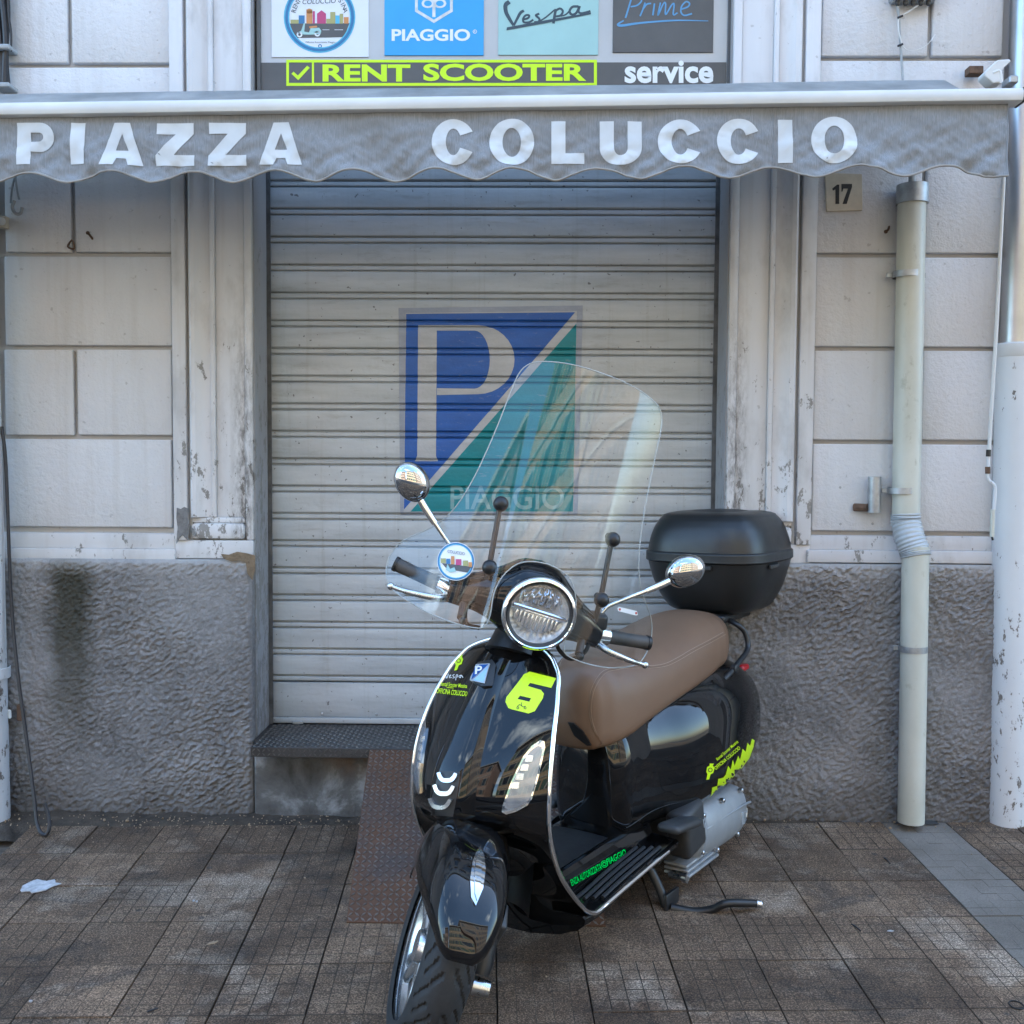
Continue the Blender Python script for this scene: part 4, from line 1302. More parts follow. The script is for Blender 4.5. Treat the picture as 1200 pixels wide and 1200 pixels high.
def val_y(x, z):
    top = bar_z(x) - bar_h * .45
    t = max(0.0, min(1.0, (top - z) / 0.21))
    h = noise.noise(Vector((x*7 + z*9, z*5, 1.0))) * 0.016 + noise.noise(Vector((x*19 - z*26, z*14 + x*6, 4.0))) * 0.010 + noise.noise(Vector((x*46 + z*50, z*40, 7.0))) * 0.0034
    return AY - 0.004 + h * (0.25 + t) - 0.012 * t + 0.006*math.sin(x*11)*t
bm = bmesh.new()
def valf(u, v):
    x = AXL + .03 + (AXV - AXL - .03) * u
    zt_ = bar_z(x) - bar_h * .40; zb_ = hem_z(x)
    z = zt_ + (zb_ - zt_) * v
    return Vector((x, val_y(x, z), z))
add_grid(bm, valf, 620, 34)
val = build('valance', bm, MAT['canvas'], awn, 70)
hem_pts = []
for i in range(500):
    x = AXL + .03 + (AXV - AXL - .03) * i / 499
    hem_pts.append((x, val_y(x, hem_z(x)), hem_z(x)))
tube('hem', hem_pts, 0.0036, MAT['canvas_hem'], val, 6)
xs_ = AXV - 0.002
tube('hem', [(xs_, val_y(xs_, z_), z_) for z_ in [bar_z(xs_) - bar_h*.4 - 0.02*i for i in range(11) if bar_z(xs_) - bar_h*.4 - 0.02*i > hem_z(xs_)] + [hem_z(xs_)]], 0.002, MAT['canvas'], val, 6)
xs2 = aw(906, 160).x
tube('seam', [(xs2, val_y(xs2, z_) - .001, z_) for z_ in [bar_z(xs2) - bar_h*.5 - 0.01*i for i in range(40) if bar_z(xs2) - bar_h*.5 - 0.01*i > hem_z(xs2)]], 0.0013, MAT['canvas'], val, 6)
# block letters built as shapes, one object per letter
def letter_shape(ch, x0, x1, yt, yb):
    w, h = x1 - x0, yb - yt
    s = 16.5
    if ch == 'I': return poly2([(x0, yt), (x1, yt), (x1, yb), (x0, yb)])
    if ch == 'L': return poly2([(x0, yt), (x0+s, yt), (x0+s, yb-12.5), (x1, yb-12.5), (x1, yb), (x0, yb)])
    if ch == 'Z': return poly2([(x0+1, yt), (x1-1, yt), (x1-1, yt+12.5), (x0+21, yb-12.5), (x1, yb-12.5), (x1, yb), (x0, yb), (x0, yb-12), (x1-22, yt+13), (x0+1, yt+13)])
    if ch == 'A':
        c = (x0+x1)/2
        v = [(c-9, yt), (c+9, yt), (x1, yb), (x1-16.5, yb), (x1-19.5, yb-8), (x0+19.5, yb-8), (x0+16, yb), (x0, yb), (c-7.2, yb-18), (c+7.2, yb-18), (c, yt+13)]
        return v, [(0, 10, 8, 5, 6, 7), (0, 1, 10), (1, 2, 3, 4, 9, 10), (8, 9, 4, 5)]
    if ch == 'P':
        r = 16.0
        cy = yt + 16.8
        o = [(x0+s, yt)] + [(x1 - r - 2 + (r+2)*math.cos(a), cy - 16.8*math.sin(a)) for a in [math.pi/2 - math.pi*i/14 for i in range(15)]] + [(x0+s, cy+16.8)]
        q = [(x0+s, cy-5.2)] + [(x1 - r - 2 + 5*math.cos(a), cy - 5.2*math.sin(a)) for a in [math.pi/2 - math.pi*i/14 for i in range(15)]] + [(x0+s, cy+5.2)]
        n = len(o); v = o + q + [(x0, yt), (x0+s, yt), (x0+s, yb), (x0, yb)]
        return v, [(i, i+1, n+i+1, n+i) for i in range(n-1)] + [(2*n, 2*n+1, 2*n+2, 2*n+3)]
    if ch == 'O':
        cx, cy = (x0+x1)/2, (yt+yb)/2
        n = 44
        sgn = lambda a: math.copysign(1, a)
        v = [(cx + w/2*math.cos(2*math.pi*i/n), cy + h/2*math.sin(2*math.pi*i/n)) for i in range(n)] + [(cx + (w/2-15.5)*math.cos(2*math.pi*i/n), cy + (h/2-11)*math.sin(2*math.pi*i/n)) for i in range(n)]
        return v, [(i, (i+1) % n, n+(i+1) % n, n+i) for i in range(n)]
    if ch == 'C':
        cx, cy = (x0+x1)/2, (yt+yb)/2
        n = 34; a0, a1 = RAD(28), RAD(332)
        aa = [a0 + (a1-a0)*i/n for i in range(n+1)]
        v = [(cx + w/2*math.cos(a)*1.02, cy + h/2*math.sin(a)) for a in aa] + [(cx + (w/2-16)*math.cos(a), cy + (h/2-11)*math.sin(a)*0.98) for a in aa]
        return v, [(i, i+1, n+2+i, n+1+i) for i in range(n)]
    if ch == 'U':
        n = 16; m = (yb - 20); cx = (x0+x1)/2
        aa = [math.pi - math.pi*i/n for i in range(n+1)]
        o = [(x0, yt)] + [(cx + w/2*math.cos(a), m + 20*math.sin(a)) for a in aa] + [(x1, yt)]
        q = [(x0+s, yt)] + [(cx + (w/2-s)*math.cos(a), m + 8.5*math.sin(a)) for a in aa] + [(x1-s, yt)]
        k = len(o)
        return o + q, [(i, i+1, k+i+1, k+i) for i in range(k-1)]
LET = [('P', 21.3, 65.5, 145, 194), ('I', 85, 101.5, 145, 194), ('A', 120, 169, 145, 195.5), ('Z', 184, 229, 145.5, 195.5), ('Z', 245, 290, 145, 195.5), ('A', 305.5, 355, 144.5, 194.5),
       ('C', 507, 556.5, 140.5, 195), ('O', 573.5, 626, 140.5, 195.5), ('L', 646, 684.5, 143.5, 193.5), ('U', 702.5, 751.5, 143.5, 195), ('C', 770.5, 822, 141.5, 194.5), ('C', 839.5, 890.5, 140, 194), ('I', 911, 928, 141, 192), ('O', 949.5, 1003, 137.5, 193)]
for ch, x0, x1, yt, yb in LET:
    v, f = letter_shape(ch, x0, x1, yt, yb)
    P = [aw(*p) for p in v]
    bm = flat_bm([(p.x, p.z) for p in P], f, 0.014)
    bmesh.ops.triangulate(bm, faces=bm.faces[:])
    for q in bm.verts:
        x, z = q.co.x, q.co.y
        q.co = (x, val_y(x, z) - 0.0022, z)
    me = bpy.data.meshes.new('letter'); bm.to_mesh(me); bm.free()
    for p_ in me.polygons: p_.use_smooth = True
    link('letter', me, MAT['canvas_letter'], val)

# crank rod hanging from the awning gear
crank = world_empty('awning_crank', W(1163, 566, -0.2))
tag(crank, 'thin white crank rod hanging from the awning beside the downpipe', 'crank rod')
tube('rod', [W(1178, 120, -0.3), W(1176.5, 205, -0.28), W(1168, 380, -0.23), W(1159, 528, -0.2)], 0.0062, MAT['white_metal'], crank, 8)
tube('joint', [W(1158.6, 527, -0.2), W(1158.2, 535, -0.2)], 0.0085, MAT['black_plastic'], crank, 8)
tube('lower_rod', [W(1158.2, 535, -0.2), W(1158, 548, -0.2), W(1157, 556, -0.2), W(1159, 563, -0.2), W(1165.5, 569, -0.2), W(1166, 580, -.2), W(1164.5, 598, -.2)], 0.006, MAT['pole'], crank, 8, 4)
tube('joint', [W(1157.4, 547, -0.2), W(1157.6, 555, -0.2)], 0.009, MAT['rust'], crank, 8)
tube('handle', [W(1163.5, 597, -.2), W(1162.5, 629, -.2)], 0.0075, MAT['pvc'], crank, 10)
tube('joint', [W(1162.5, 629, -.2), W(1163.5, 633, -.2)], 0.004, MAT['black_plastic'], crank, 8)

# ================================================================== PIPES AND FITTINGS
dp = world_empty('downpipe', G(1067, 962))
tag(dp, 'cream plastic rain downpipe with grey clamps and ribbed metal elbow', 'downpipe')
PY = -0.062; PY2 = -0.108
r1 = 0.0475
def pc(px, py, y): return W(px, py, y)
tube('upper_pipe', [pc(1068.5, 236, PY), pc(1061.5, 603, PY)], r1, MAT['pvc'], dp, 28)
tube('coupling', [pc(1069.5, 217, PY), pc(1069, 239, PY)], r1 * 1.14, MAT['zinc'], dp, 28)
tube('cable', [pc(1066, 130, PY), pc(1068, 180, PY), pc(1069, 217, PY)], 0.012, MAT['grey_cable'], dp, 10)
tube('lower_pipe', [pc(1073, 640, PY2), pc(1067.5, 963, PY2 - .004)], r1 * 0.96, MAT['pvc'], dp, 28)
# ribbed elbow
bm = bmesh.new()
path = smooth_path([pc(1061.2, 602, PY), pc(1061.6, 612, PY - .002), pc(1066, 630, PY - .025), pc(1071.5, 645, PY2 + .006), pc(1073.2, 653, PY2)], 26)
rs_ = [r1 * 1.06 + 0.0016 * math.sin(i * 0.95) for i in range(len(path))]
add_tube(bm, path, rs_, 28)
build('ribbed_elbow', bm, MAT['duct'], dp, 60)
for (cx, cy, y, rr) in ((1063.5, 322, PY, r1), (1057.3, 575, PY, r1), (1070, 760, PY2, r1*.96)):
    c = pc(cx, cy, y)
    cl = lathe('clamp', [(rr + .0005, -0.011), (rr + 0.003, -0.011), (rr + 0.003, 0.011), (rr + .0005, 0.011)], MAT['zinc'], dp, c, 'Z', 28, False)
    for sx in (-1, 1):
        if y == PY2 and sx > 0: continue
        box('clamp_ear', (c.x + sx * (rr + 0.010), c.y + 0.012, c.z), (0.022, 0.006, 0.018), MAT['zinc'], cl, 0.002)

# tall pole at the right: steel flue above a chipped white sleeve
pb = G(1179, 962)
pole = world_empty('flue_pole', pb)
tag(pole, 'chipped white metal pole with a bright steel flue above it, right of the downpipe', 'pole')
PLY = pb.y
p_top = W(1189.5, 404, PLY)
tube('sleeve', [(pb.x, pb.y, pb.z - .01), (p_top.x, PLY, p_top.z)], 0.064, MAT['pole'], pole, 32)
lathe('collar', [(0.064, -0.045), (0.0675, -0.040), (0.0675, 0.0), (0.062, 0.004), (0.05, 0.004)], MAT['pole'], pole, (p_top.x, PLY, p_top.z), 'Z', 32)
tube('steel_flue', [(p_top.x, PLY, p_top.z), (p_top.x + 0.012, PLY, 5.5)], 0.052, MAT['steel'], pole, 32)
lathe('joint_ring', [(0.0525, -0.01), (0.0545, -.008), (0.0545, 0.008), (0.0525, 0.01)], MAT['steel'], pole, (W(1190, 118, PLY).x + .003, PLY, W(1190, 118, PLY).z), 'Z', 32, False)

# pole at the left edge
lb = G(-12, 958)
lpole = world_empty('wall_pipe', lb)
tag(lpole, 'chipped white pipe fixed to the wall beside the hooked black rod', 'pipe')
lt = W(-31, 200, lb.y)
tube('pipe', [(lb.x, lb.y, lb.z - .01), (lt.x, lb.y, lt.z)], 0.068, MAT['pole'], lpole, 28)
lathe('joint_ring', [(0.0685, -0.008), (0.0705, -.006), (0.0705, 0.03), (0.0685, 0.032)], MAT['pole'], lpole, (W(-13, 792, lb.y).x, lb.y, W(-13, 792, lb.y).z), 'Z', 28, False)
c = W(9, 837, lb.y + .02)
box('clamp_ear', (c.x - .012, c.y, c.z), (0.05, 0.012, 0.034), MAT['white_metal'], lpole, 0.005)
box('clamp_bracket', (c.x + .031, c.y + .03, c.z), (0.02, 0.02, 0.06), MAT['rust'], lpole, 0.003)

# hooked black rod hanging along the left wall
hk = world_empty('hooked_rod', W(50, 976, -0.27))
tag(hk, 'thin black rod with a hooked end hanging down the left wall', 'rod')
tube('rod', [W(2, 500, -.10), W(7, 548, -0.11), W(13, 700, -0.12), W(21, 790, -.15), W(33, 880, -0.19), W(40, 935, -0.23), W(43, 962, -.255), W(47.5, 975, -.275), W(54, 978, -.28), W(58, 969, -.275), W(56.5, 955, -0.265), W(52, 941, -.26)], 0.0062, MAT['cable'], hk, 8, 8)

# gate hinge pin, nails, hook rope, switch, plaque
hg = world_empty('hinge_pin', W(1018, 600, -0.03))
tag(hg, 'old iron hinge pin on a rusty stub left of the downpipe', 'hinge pin')
tube('pin', [W(1025, 558.5, -0.05), W(1024.5, 600.5, -0.05)], 0.0228, MAT['zinc'], hg, 16)
tube('stub', [W(1001, 594.5, -0.012), W(1017, 595, -0.045)], 0.014, MAT['rust'], hg, 8)
for (a_, b_, lab) in (((1038, 271.5), (1042, 264), 'short bent nail in the plaster left of the downpipe'),
                      ((103, 273), (109, 281), 'small rusty nail right of the upright joint in the left wall')):
    n_ = world_empty('nail', W(*a_, -0.02)); tag(n_, lab, 'nail')
    tube('shank', [W(*b_, 0.002), W((a_[0]+b_[0])/2 + 1, (a_[1]+b_[1])/2 + 1, -0.014), W(*a_, -0.022)], 0.0042, MAT['rust'], n_, 7, 3)
    lathe('head', [(0.007, 0), (0.007, -0.002), (0, -0.003)], MAT['rust'], n_, W(*a_, -0.022), 'Y', 8)
cr = world_empty('wall_hook', W(85, 289, -0.02)); tag(cr, 'triangular rusty wire hook at the foot of the upright joint', 'hook')
tube('wire', [W(84, 281, 0.0), W(79.5, 289, -0.015), W(87, 291.5, -0.015), W(85.5, 282, -.012)], 0.0035, MAT['rust'], cr, 7, 4)
for (px_, py_) in ((984, 571), (984.5, 614), (1022, 613.5)):
    lathe('screw_anchor', [(0.007, 0.004), (0.007, -0.004), (0.004, -0.007), (0, -0.007)], MAT['zinc'], hg, W(px_, py_, 0), 'Y', 10)
rp_ = world_empty('rope_hook', W(22, 248, -0.03)); tag(rp_, 'grey cord loop with a hook hanging from under the awning', 'cord')
tube('cord', [W(19, 200, -.03), W(14, 222, -.03), W(12.5, 238, -.03)], 0.0035, MAT['grey_cable'], rp_, 6, 4)
tube('cord', [W(17, 200, -.034), W(20, 222, -.034), W(22.5, 234, -.034)], 0.0035, MAT['grey_cable'], rp_, 6, 4)
tube('hook', [W(17, 235, -.035), W(14.5, 243, -.035), W(18, 250, -.035), W(24, 250, -.035), W(26, 243, -.035)], 0.006, MAT['grey_cable'], rp_, 8, 5)
sb = world_empty('bell_push', W(3, 260, -0.02)); tag(sb, 'small cream bell push on the left wall below the cord', 'bell push')
a_, b_ = W(-6, 267.5, -.02), W(8.3, 253.5, -.02)
box2('housing', (a_.x, -0.028, a_.z), (b_.x, 0.0, b_.z), MAT['plaque'], sb, 0.003)
c = W(2, 259.5, -.03)
lathe('button', [(0.014, 0.0), (0.014, -0.005), (0.009, -0.008), (0, -0.008)], MAT['white_metal'], sb, (c.x, -0.0283, c.z), 'Y', 16)

pl = world_empty('number_plaque', W(988, 248, -0.02)); tag(pl, 'square stone house number plaque with a black 17', 'plaque')
pts = [W(*p, -0.008) for p in ((966, 203), (1009.5, 204.5), (1010, 247), (968, 248.5))]
extrude_poly('plate', [(p.x, p.z) for p in pts], -0.016, -0.0065, MAT['plaque'], pl, 30, 0.0015)
def digits(s, px0, py0, px1, py1, y, mat, par, off):
    v, f, a = text2d(s, off)
    P = [W(px0 + (px1-px0)*q[0], py1 - (py1-py0)*q[1], y) for q in v]
    bm = bmesh.new(); vs = [bm.verts.new(p) for p in P]
    for ff in f: bm.faces.new([vs[i] for i in ff])
    me = bpy.data.meshes.new('digits'); bm.to_mesh(me); bm.free()
    link('digits', me, mat, par)
sprint('digit', *poly2([(979, 239), (979, 222), (976, 223.5), (975.3, 221), (981, 216.3), (983.5, 216.3), (983.5, 239)]), MAT['print_black'], pl, -0.0168)
sprint('digit', [(986, 215.5), (998.5, 215.5), (998.5, 219), (992.3, 239), (987.3, 239), (993.8, 221), (988.3, 221), (987.3, 224.5), (986, 224.5)], [(0, 1, 2, 5, 6), (2, 3, 4, 5), (0, 6, 7, 8)], MAT['print_black'], pl, -0.0168)

# cables at the top left, and the cable and box at the top right
cb = world_empty('cable_bundle', W(6, 104, -0.05)); tag(cb, 'bundle of black cables strapped to the wall above the awning', 'cables')
for k, (a_, b_, r_) in enumerate((((-3, -60), (2, 104), .014), ((3, -60), (6.5, 104), .010), ((7, -60), (9.5, 103), .008), ((10.5, -60), (12, 60), .004))):
    mid = [W(a_[0] + (b_[0]-a_[0])*t_ + 1.6*math.sin(t_*9 + k*2), a_[1] + (b_[1]-a_[1])*t_, -0.035 - .01*(k % 2)) for t_ in [i/6 for i in range(7)]]
    tube('cable', mid, r_, MAT['cable'], cb, 8, 4)
for py_ in (55, 100):
    a_, b_ = W(-8, py_ + 3, -.06), W(12, py_ - 3, -.06)
    box2('strap', (a_.x, -0.068, a_.z), (b_.x, 0.0, b_.z), MAT['grey_cable'], cb, 0.004)
jb = world_empty('junction_box', W(1070, -10, -0.03)); tag(jb, 'grey cable clamp box with hanging wires at the top right wall', 'junction box')
a_, b_ = W(1044, 2, -.03), W(1097, -26, -.03)
box2('housing', (a_.x, -0.06, a_.z), (b_.x, 0.0, b_.z), MAT['zinc'], jb, 0.006)
for k in range(5):
    c = W(1052 + k*9, 3, -.035)
    lathe('gland', [(0.008, 0.012), (0.008, -0.006), (0.005, -0.010), (0, -0.010)], MAT['dark_grey'], jb, c, 'Z', 8)
tube('wire', [W(1051, 2, -.03), W(1053.5, 20, -.03), W(1055, 50, -.03), W(1057, 75, -.03), W(1058.5, 100, -.04), W(1061, 140, -.05)], 0.0042, MAT['grey_cable'], jb, 7, 5)
tube('wire', [W(1082, 2, -.03), W(1066, 13, -.035), W(1054, 21, -.035), W(1053, 35, -.04), W(1057, 52, -.035)], 0.0022, MAT['white_metal'], jb, 6, 5)
tube('wire', [W(1057, 53, -.03), W(1064, 59, -.035), W(1076, 58, -.035), W(1088, 51, -.03), W(1096, 40, -.02)], 0.0014, MAT['white_metal'], jb, 6, 5)
for py_ in (20, 53): tube('tie', [W(1052, py_ + 1, -.036), W(1058, py_ - 1.5, -.036)], 0.004, MAT['cable'], jb, 6)

# ================================================================== LITTER
def scrap(name, c, r, mat, label, cat, seed, asp=0.5, rot=0.3, th=0.0012):
    q = random.Random(seed)
    bm = bmesh.new()
    n = 19
    ca, sa = math.cos(rot), math.sin(rot)
    top, bot = [], []
    for i in range(n):
        a = 2*math.pi*i/n; rr = r * q.uniform(0.62, 1.18)
        x, y = rr*math.cos(a), rr*math.sin(a)*asp
        X, Y = x*ca - y*sa, x*sa + y*ca
        z = gz(c.y + Y) + 0.002
        top.append(bm.verts.new((c.x + X, c.y + Y, z + th + q.uniform(0, .0012)))); bot.append(bm.verts.new((c.x + X, c.y + Y, z)))
    bm.faces.new(top); bm.faces.new(bot[::-1])
    for i in range(n): bm.faces.new((bot[i], bot[(i+1) % n], top[(i+1) % n], top[i]))
    o = build(name, bm, mat, None, 20)
    me = o.data
    b = c.copy()
    me.transform(Matrix.Translation(-b)); o.location = b
    tag(o, label, cat)
    return o
scrap('paper_scrap', G(47, 1039), 0.056, MAT['paper'], 'crumpled pale paper scrap flattened on the pavement left of the ramp', 'paper', 3, 0.75, 0.5, 0.002)
scrap('dry_leaf', G(249, 1106), 0.016, MAT['leaf_litter'], 'small tan dry leaf on the pavement left of the ramp', 'leaf', 5, 0.4, 0.5)
scrap('paper_scrap', G(1043, 1092), 0.010, MAT['paper'], 'tiny white paper bit on the tiles beyond the stand lever', 'paper', 8, 0.4, 0.1)
scrap('paper_scrap', G(1149, 944), 0.018, MAT['sg_white'], 'folded pale wrapper at the wall foot between downpipe and pole', 'paper', 9, 0.9, 0.9, 0.02)
scrap('paper_scrap', G(1139, 960), 0.012, MAT['paper'], 'white scrap lying by the foot of the chipped pole', 'paper', 11, 0.5, 0.2)
scrap('asphalt_patch', G(1072, 964), 0.085, MAT['asphalt'], 'dark asphalt patch round the foot of the downpipe', 'patch', 12, 0.45, 0.0)
ringc = G(1191, 1179)
bm = bmesh.new()
add_tube(bm, [(0.0165*math.cos(2*math.pi*i/28), 0.0175*math.sin(2*math.pi*i/28)*1.05, 0.003 + SLOPE*0.0175*math.sin(2*math.pi*i/28)) for i in range(28)], 0.0019, 6, True)
hr = build('hair_tie', bm, MAT['black_rubber'], None, 60); hr.location = ringc
tag(hr, 'thin black elastic ring lying on the tiles', 'elastic ring')
for k, (a_, b_, lab) in enumerate((((172.5, 1187), (185, 1183), 'short black twig on the tiles left of the ramp'), ((998, 1084), (1008.5, 1092), 'thin dark twig on the tiles beyond the stand lever'), ((1036, 1006), (1043, 1013), 'small forked twig on the pale tiles below the downpipe'))):
    A, B = G(*a_), G(*b_)
    o = tube('twig', [A - A + Vector((0, 0, .003)), (B - A) * .5 + Vector((.001, 0, .004)), B - A + Vector((0, 0, .003))], 0.0022, MAT['cable'], None, 6)
    o.location = A
    tag(o, lab, 'twig')
for (px_, py_, s_) in ((227, 1057, .004), (230.5, 1058, .003), (36, 1175, .004)):
    o = scrap('pebble', G(px_, py_), s_, MAT['paper'], 'tiny white pebble on the pavement left of the ramp', 'pebble', int(px_), 0.8, 0.0, .003); o['group'] = 'white pebbles on the pavement'

# ================================================================== HOUSES ACROSS THE STREET (seen only as reflections)
def house(x0, x1, h, y, mat, shut_m, label, floors, cols, depth=8.0):
    e = world_empty('house', ((x0+x1)/2, y, -0.05))
    tag(e, label, 'house', 'houses across the street')
    box2('wall', (x0, y - depth, -0.3), (x1, y, h), mat, e, 0)
    box2('roof_cornice', (x0 - .25, y - depth - .2, h + .002), (x1 + .25, y + .45, h + .35), MAT['stone_trim'], e, 0.03)
    fh = h / floors
    for f in range(floors):
        if f: box2('string_course', (x0, y + .001, f*fh - .12), (x1, y + .08, f*fh + .05), MAT['stone_trim'], e, 0.01)
        for c_ in range(cols):
            cx = x0 + (x1 - x0) * (c_ + .5) / cols; cz = f*fh + fh*.28
            wnd = box2('window', (cx - .62, y + .002, cz - .1), (cx + .62, y + .06, cz + fh*.55), MAT['stone_trim'], e, 0.01)
            box2('pane', (cx - .5, y + .061, cz), (cx + .5, y + .066, cz + fh*.52), MAT['pane'], wnd, 0)
            for sx in (-1, 1):
                box2('shutter_leaf', (cx + sx*.64, y + .003, cz - .05), (cx + sx*1.08, y + .05, cz + fh*.54), shut_m, wnd, 0.01)
house(-30, -16.2, 7.4, -15.3, MAT['cream'], MAT['shutter_green'], 'cream stuccoed house with green window shutters across the street', 3, 6)
house(-16.0, -6.4, 11.5, -15.3, MAT['rose'], MAT['shutter_brown'], 'rose-coloured house with brown shutters beside the side alley', 3, 4)
house(-3.4, 8.5, 12.5, -15.3, MAT['ochre'], MAT['shutter_green'], 'tall ochre house with green shutters opposite the shop', 4, 5)
house(9.2, 30, 16.0, -15.3, MAT['brown_facade'], MAT['shutter_brown'], 'tall brown apartment house with brown shutters next to the ochre house', 5, 8)
# ================================================================== SCOOTER
PSI, LEAN, PIT, STEER, RAKE = RAD(33.8), RAD(-2.3), RAD(-2.2), RAD(46.0), RAD(26.2)
nrm = Vector((0, -SLOPE, 1)).normalized()
hd = Vector((-math.sin(PSI), -math.cos(PSI), 0)); hd = (hd - nrm * hd.dot(nrm)).normalized()
lf = nrm.cross(hd)
B3 = Matrix((hd, lf, nrm)).transposed() @ Matrix.Rotation(-LEAN, 3, 'X') @ Matrix.Rotation(PIT, 3, 'Y')
MW = Matrix.Translation((-0.224, -1.408, SLOPE * -1.408)) @ B3.to_4x4()
scooter = empty('motor_scooter')
scooter.matrix_basis = MW
tag(scooter, 'glossy black motor scooter with brown seat, tall clear windscreen and black top case', 'motor scooter')
AX0 = Vector((0.085, 0, 0)); AXD = Vector((-math.sin(RAKE), 0, math.cos(RAKE)))
ST = Matrix.Translation(AX0) @ Matrix.Rotation(STEER, 4, AXD) @ Matrix.Translation(-AX0)
INV_B = MW.inverted(); INV_S = (MW @ ST).inverted()

def sp(o):
    """turn a part with the handlebar"""
    o.matrix_basis = ST
    return o

BV = {}
def bvh_of(*objs):
    vs, fs = [], []
    for o in objs:
        k = len(vs)
        vs += [v.co.copy() for v in o.data.vertices]
        fs += [tuple(i + k for i in p.vertices) for p in o.data.polygons]
    return BVHTree.FromPolygons(vs, fs)

def hit(px, py, bvh, inv):
    """where the line of sight through a photo pixel meets a body panel (panel coordinates)"""
    o = inv @ CAM_LOC
    d = (inv.to_3x3() @ ray(px, py)).normalized()
    loc, n, i, dist = bvh.ray_cast(o, d)
    if loc is None:
        best = None
        for k in range(50):
            q = bvh.find_nearest(o + d * (1.8 + k * 0.06))
            if best is None or q[3] < best[3]: best = q
        loc, n, i, dist = best
    if n.dot(d) > 0: n = -n
    return loc, n

def on_panel(name, verts, faces, mat, parent, bvh, inv=None, lift=0.0012, thick=0.0, step=5.0, holes=None, ang=40):
    """flat artwork or a thin fitting laid onto a curved panel"""
    inv = INV_B if inv is None else inv
    bm = flat_bm(verts, faces, step)
    bmesh.ops.triangulate(bm, faces=[f for f in bm.faces if len(f.verts) > 4])
    info = {}
    for v in bm.verts:
        loc, n = hit(v.co.x, v.co.y, bvh, inv)
        info[v] = (loc, n)
    bnd = [e for e in bm.edges if len(e.link_faces) == 1]
    if thick > 0:
        low = {}
        for e in bnd:
            for v in e.verts:
                if v not in low:
                    loc, n = info[v]
                    low[v] = bm.verts.new(loc - n * 0.003)
        for e in bnd:
            a, b = e.verts
            bm.faces.new((a, b, low[b], low[a]))
    for v, (loc, n) in info.items():
        v.co = loc + n * (lift + thick)
    if thick > 0:
        bmesh.ops.recalc_face_normals(bm, faces=bm.faces)
    me = bpy.data.meshes.new(name); bm.to_mesh(me); bm.free()
    for p in me.polygons: p.use_smooth = True
    me.set_sharp_from_angle(angle=RAD(ang))
    return link(name, me, mat, parent)

def holed(outer, hole):
    bm = bmesh.new()
    es = []
    for loop in (outer, hole):
        vs = [bm.verts.new((p[0], p[1], 0)) for p in loop]
        es += [bm.edges.new((vs[i], vs[(i+1) % len(vs)])) for i in range(len(vs))]
    bmesh.ops.triangle_fill(bm, use_beauty=True, use_dissolve=False, edges=es)
    bm.verts.index_update()
    r = [(v.co.x, v.co.y) for v in bm.verts], [tuple(v.index for v in f.verts) for f in bm.faces]
    bm.free()
    return r

def se(c, p): return math.copysign(abs(c) ** p, c)

# ---- leg shield
SZ = [.215, .25, .30, .36, .42, .46, .50, .55, .62, .70, .78, .84, .875, .898]
SXC = [-.36, -.335, -.310, -.290, -.245, -.165, -.095, -.088, -.108, -.160, -.218, -.266, -.298, -.322]
SXE = [-.385, -.345, -.295, -.245, -.212, -.197, -.190, -.192, -.204, -.232, -.278, -.318, -.335, -.345]
SYW = [.200, .202, .202, .203, .205, .206, .206, .206, .203, .194, .176, .148, .105, .035]
def shx(y, z):
    yw = max(1e-4, spline(SZ, SYW, z)); u = min(1.0, abs(y) / yw)
    c = spline(SZ, SXC, z); e = spline(SZ, SXE, z)
    pw = 1.9 if z > .5 else 1.9 + (0.5 - z) * 3
    return c + (e - c) * u ** pw
def sh_out(u, v):
    z = SZ[0] + (SZ[-1] - SZ[0]) * (1 - (1 - v) ** 1.35)
    yw = spline(SZ, SYW, z)
    y = (2*u - 1) * yw
    return Vector((shx(y, z), y, z))
def sh_in(u, v):
    p = sh_out(u, v)
    s = 1 - abs(2*u - 1) ** 2.2
    zz = (p.z - SZ[0]) / (SZ[-1] - SZ[0])
    e = spline(SZ, SXE, p.z)
    return Vector((e - 0.006 - s * (0.055 + 0.05 * math.sin(math.pi * min(1, zz * .95 + .03))), p.y, p.z))
bm = bmesh.new()
NU, NV = 48, 64
ra = add_grid(bm, sh_out, NU, NV)
rb = add_grid(bm, sh_in, NU, NV)
def stitch(A, B):
    for i in range(len(A) - 1):
        try: bm.faces.new((A[i], A[i+1], B[i+1], B[i]))
        except ValueError: pass
stitch(ra[0], rb[0]); stitch(ra[-1], rb[-1]); stitch([r[0] for r in ra], [r[0] for r in rb]); stitch([r[-1] for r in ra], [r[-1] for r in rb])
shield = build('leg_shield', bm, MAT['gloss'], scooter, 40)

# centre ridge (horn cover)
HZ = [.482, .50, .53, .60, .70, .80, .86, .89]
HW = [.030, .047, .056, .055, .046, .037, .033, .030]
HH = [.004, .024, .030, .030, .027, .024, .020, .012]
def horn(u, v):
    z = HZ[0] + (HZ[-1] - HZ[0]) * v
    w = spline(HZ, HW, z); h = spline(HZ, HH, z)
    s = 2*u - 1
    y = s * w * 1.18
    k = 1 - abs(s) ** 5
    return Vector((shx(y, z) - 0.002 + (h + .002) * k * (1 - .16 * (1 - abs(s)) * 0), y, z))
bm = bmesh.new()
add_grid(bm, horn, 28, 40)
hornc = build('horn_cover', bm, MAT['gloss'], scooter, 60)
BV['sh'] = bvh_of(shield, hornc)

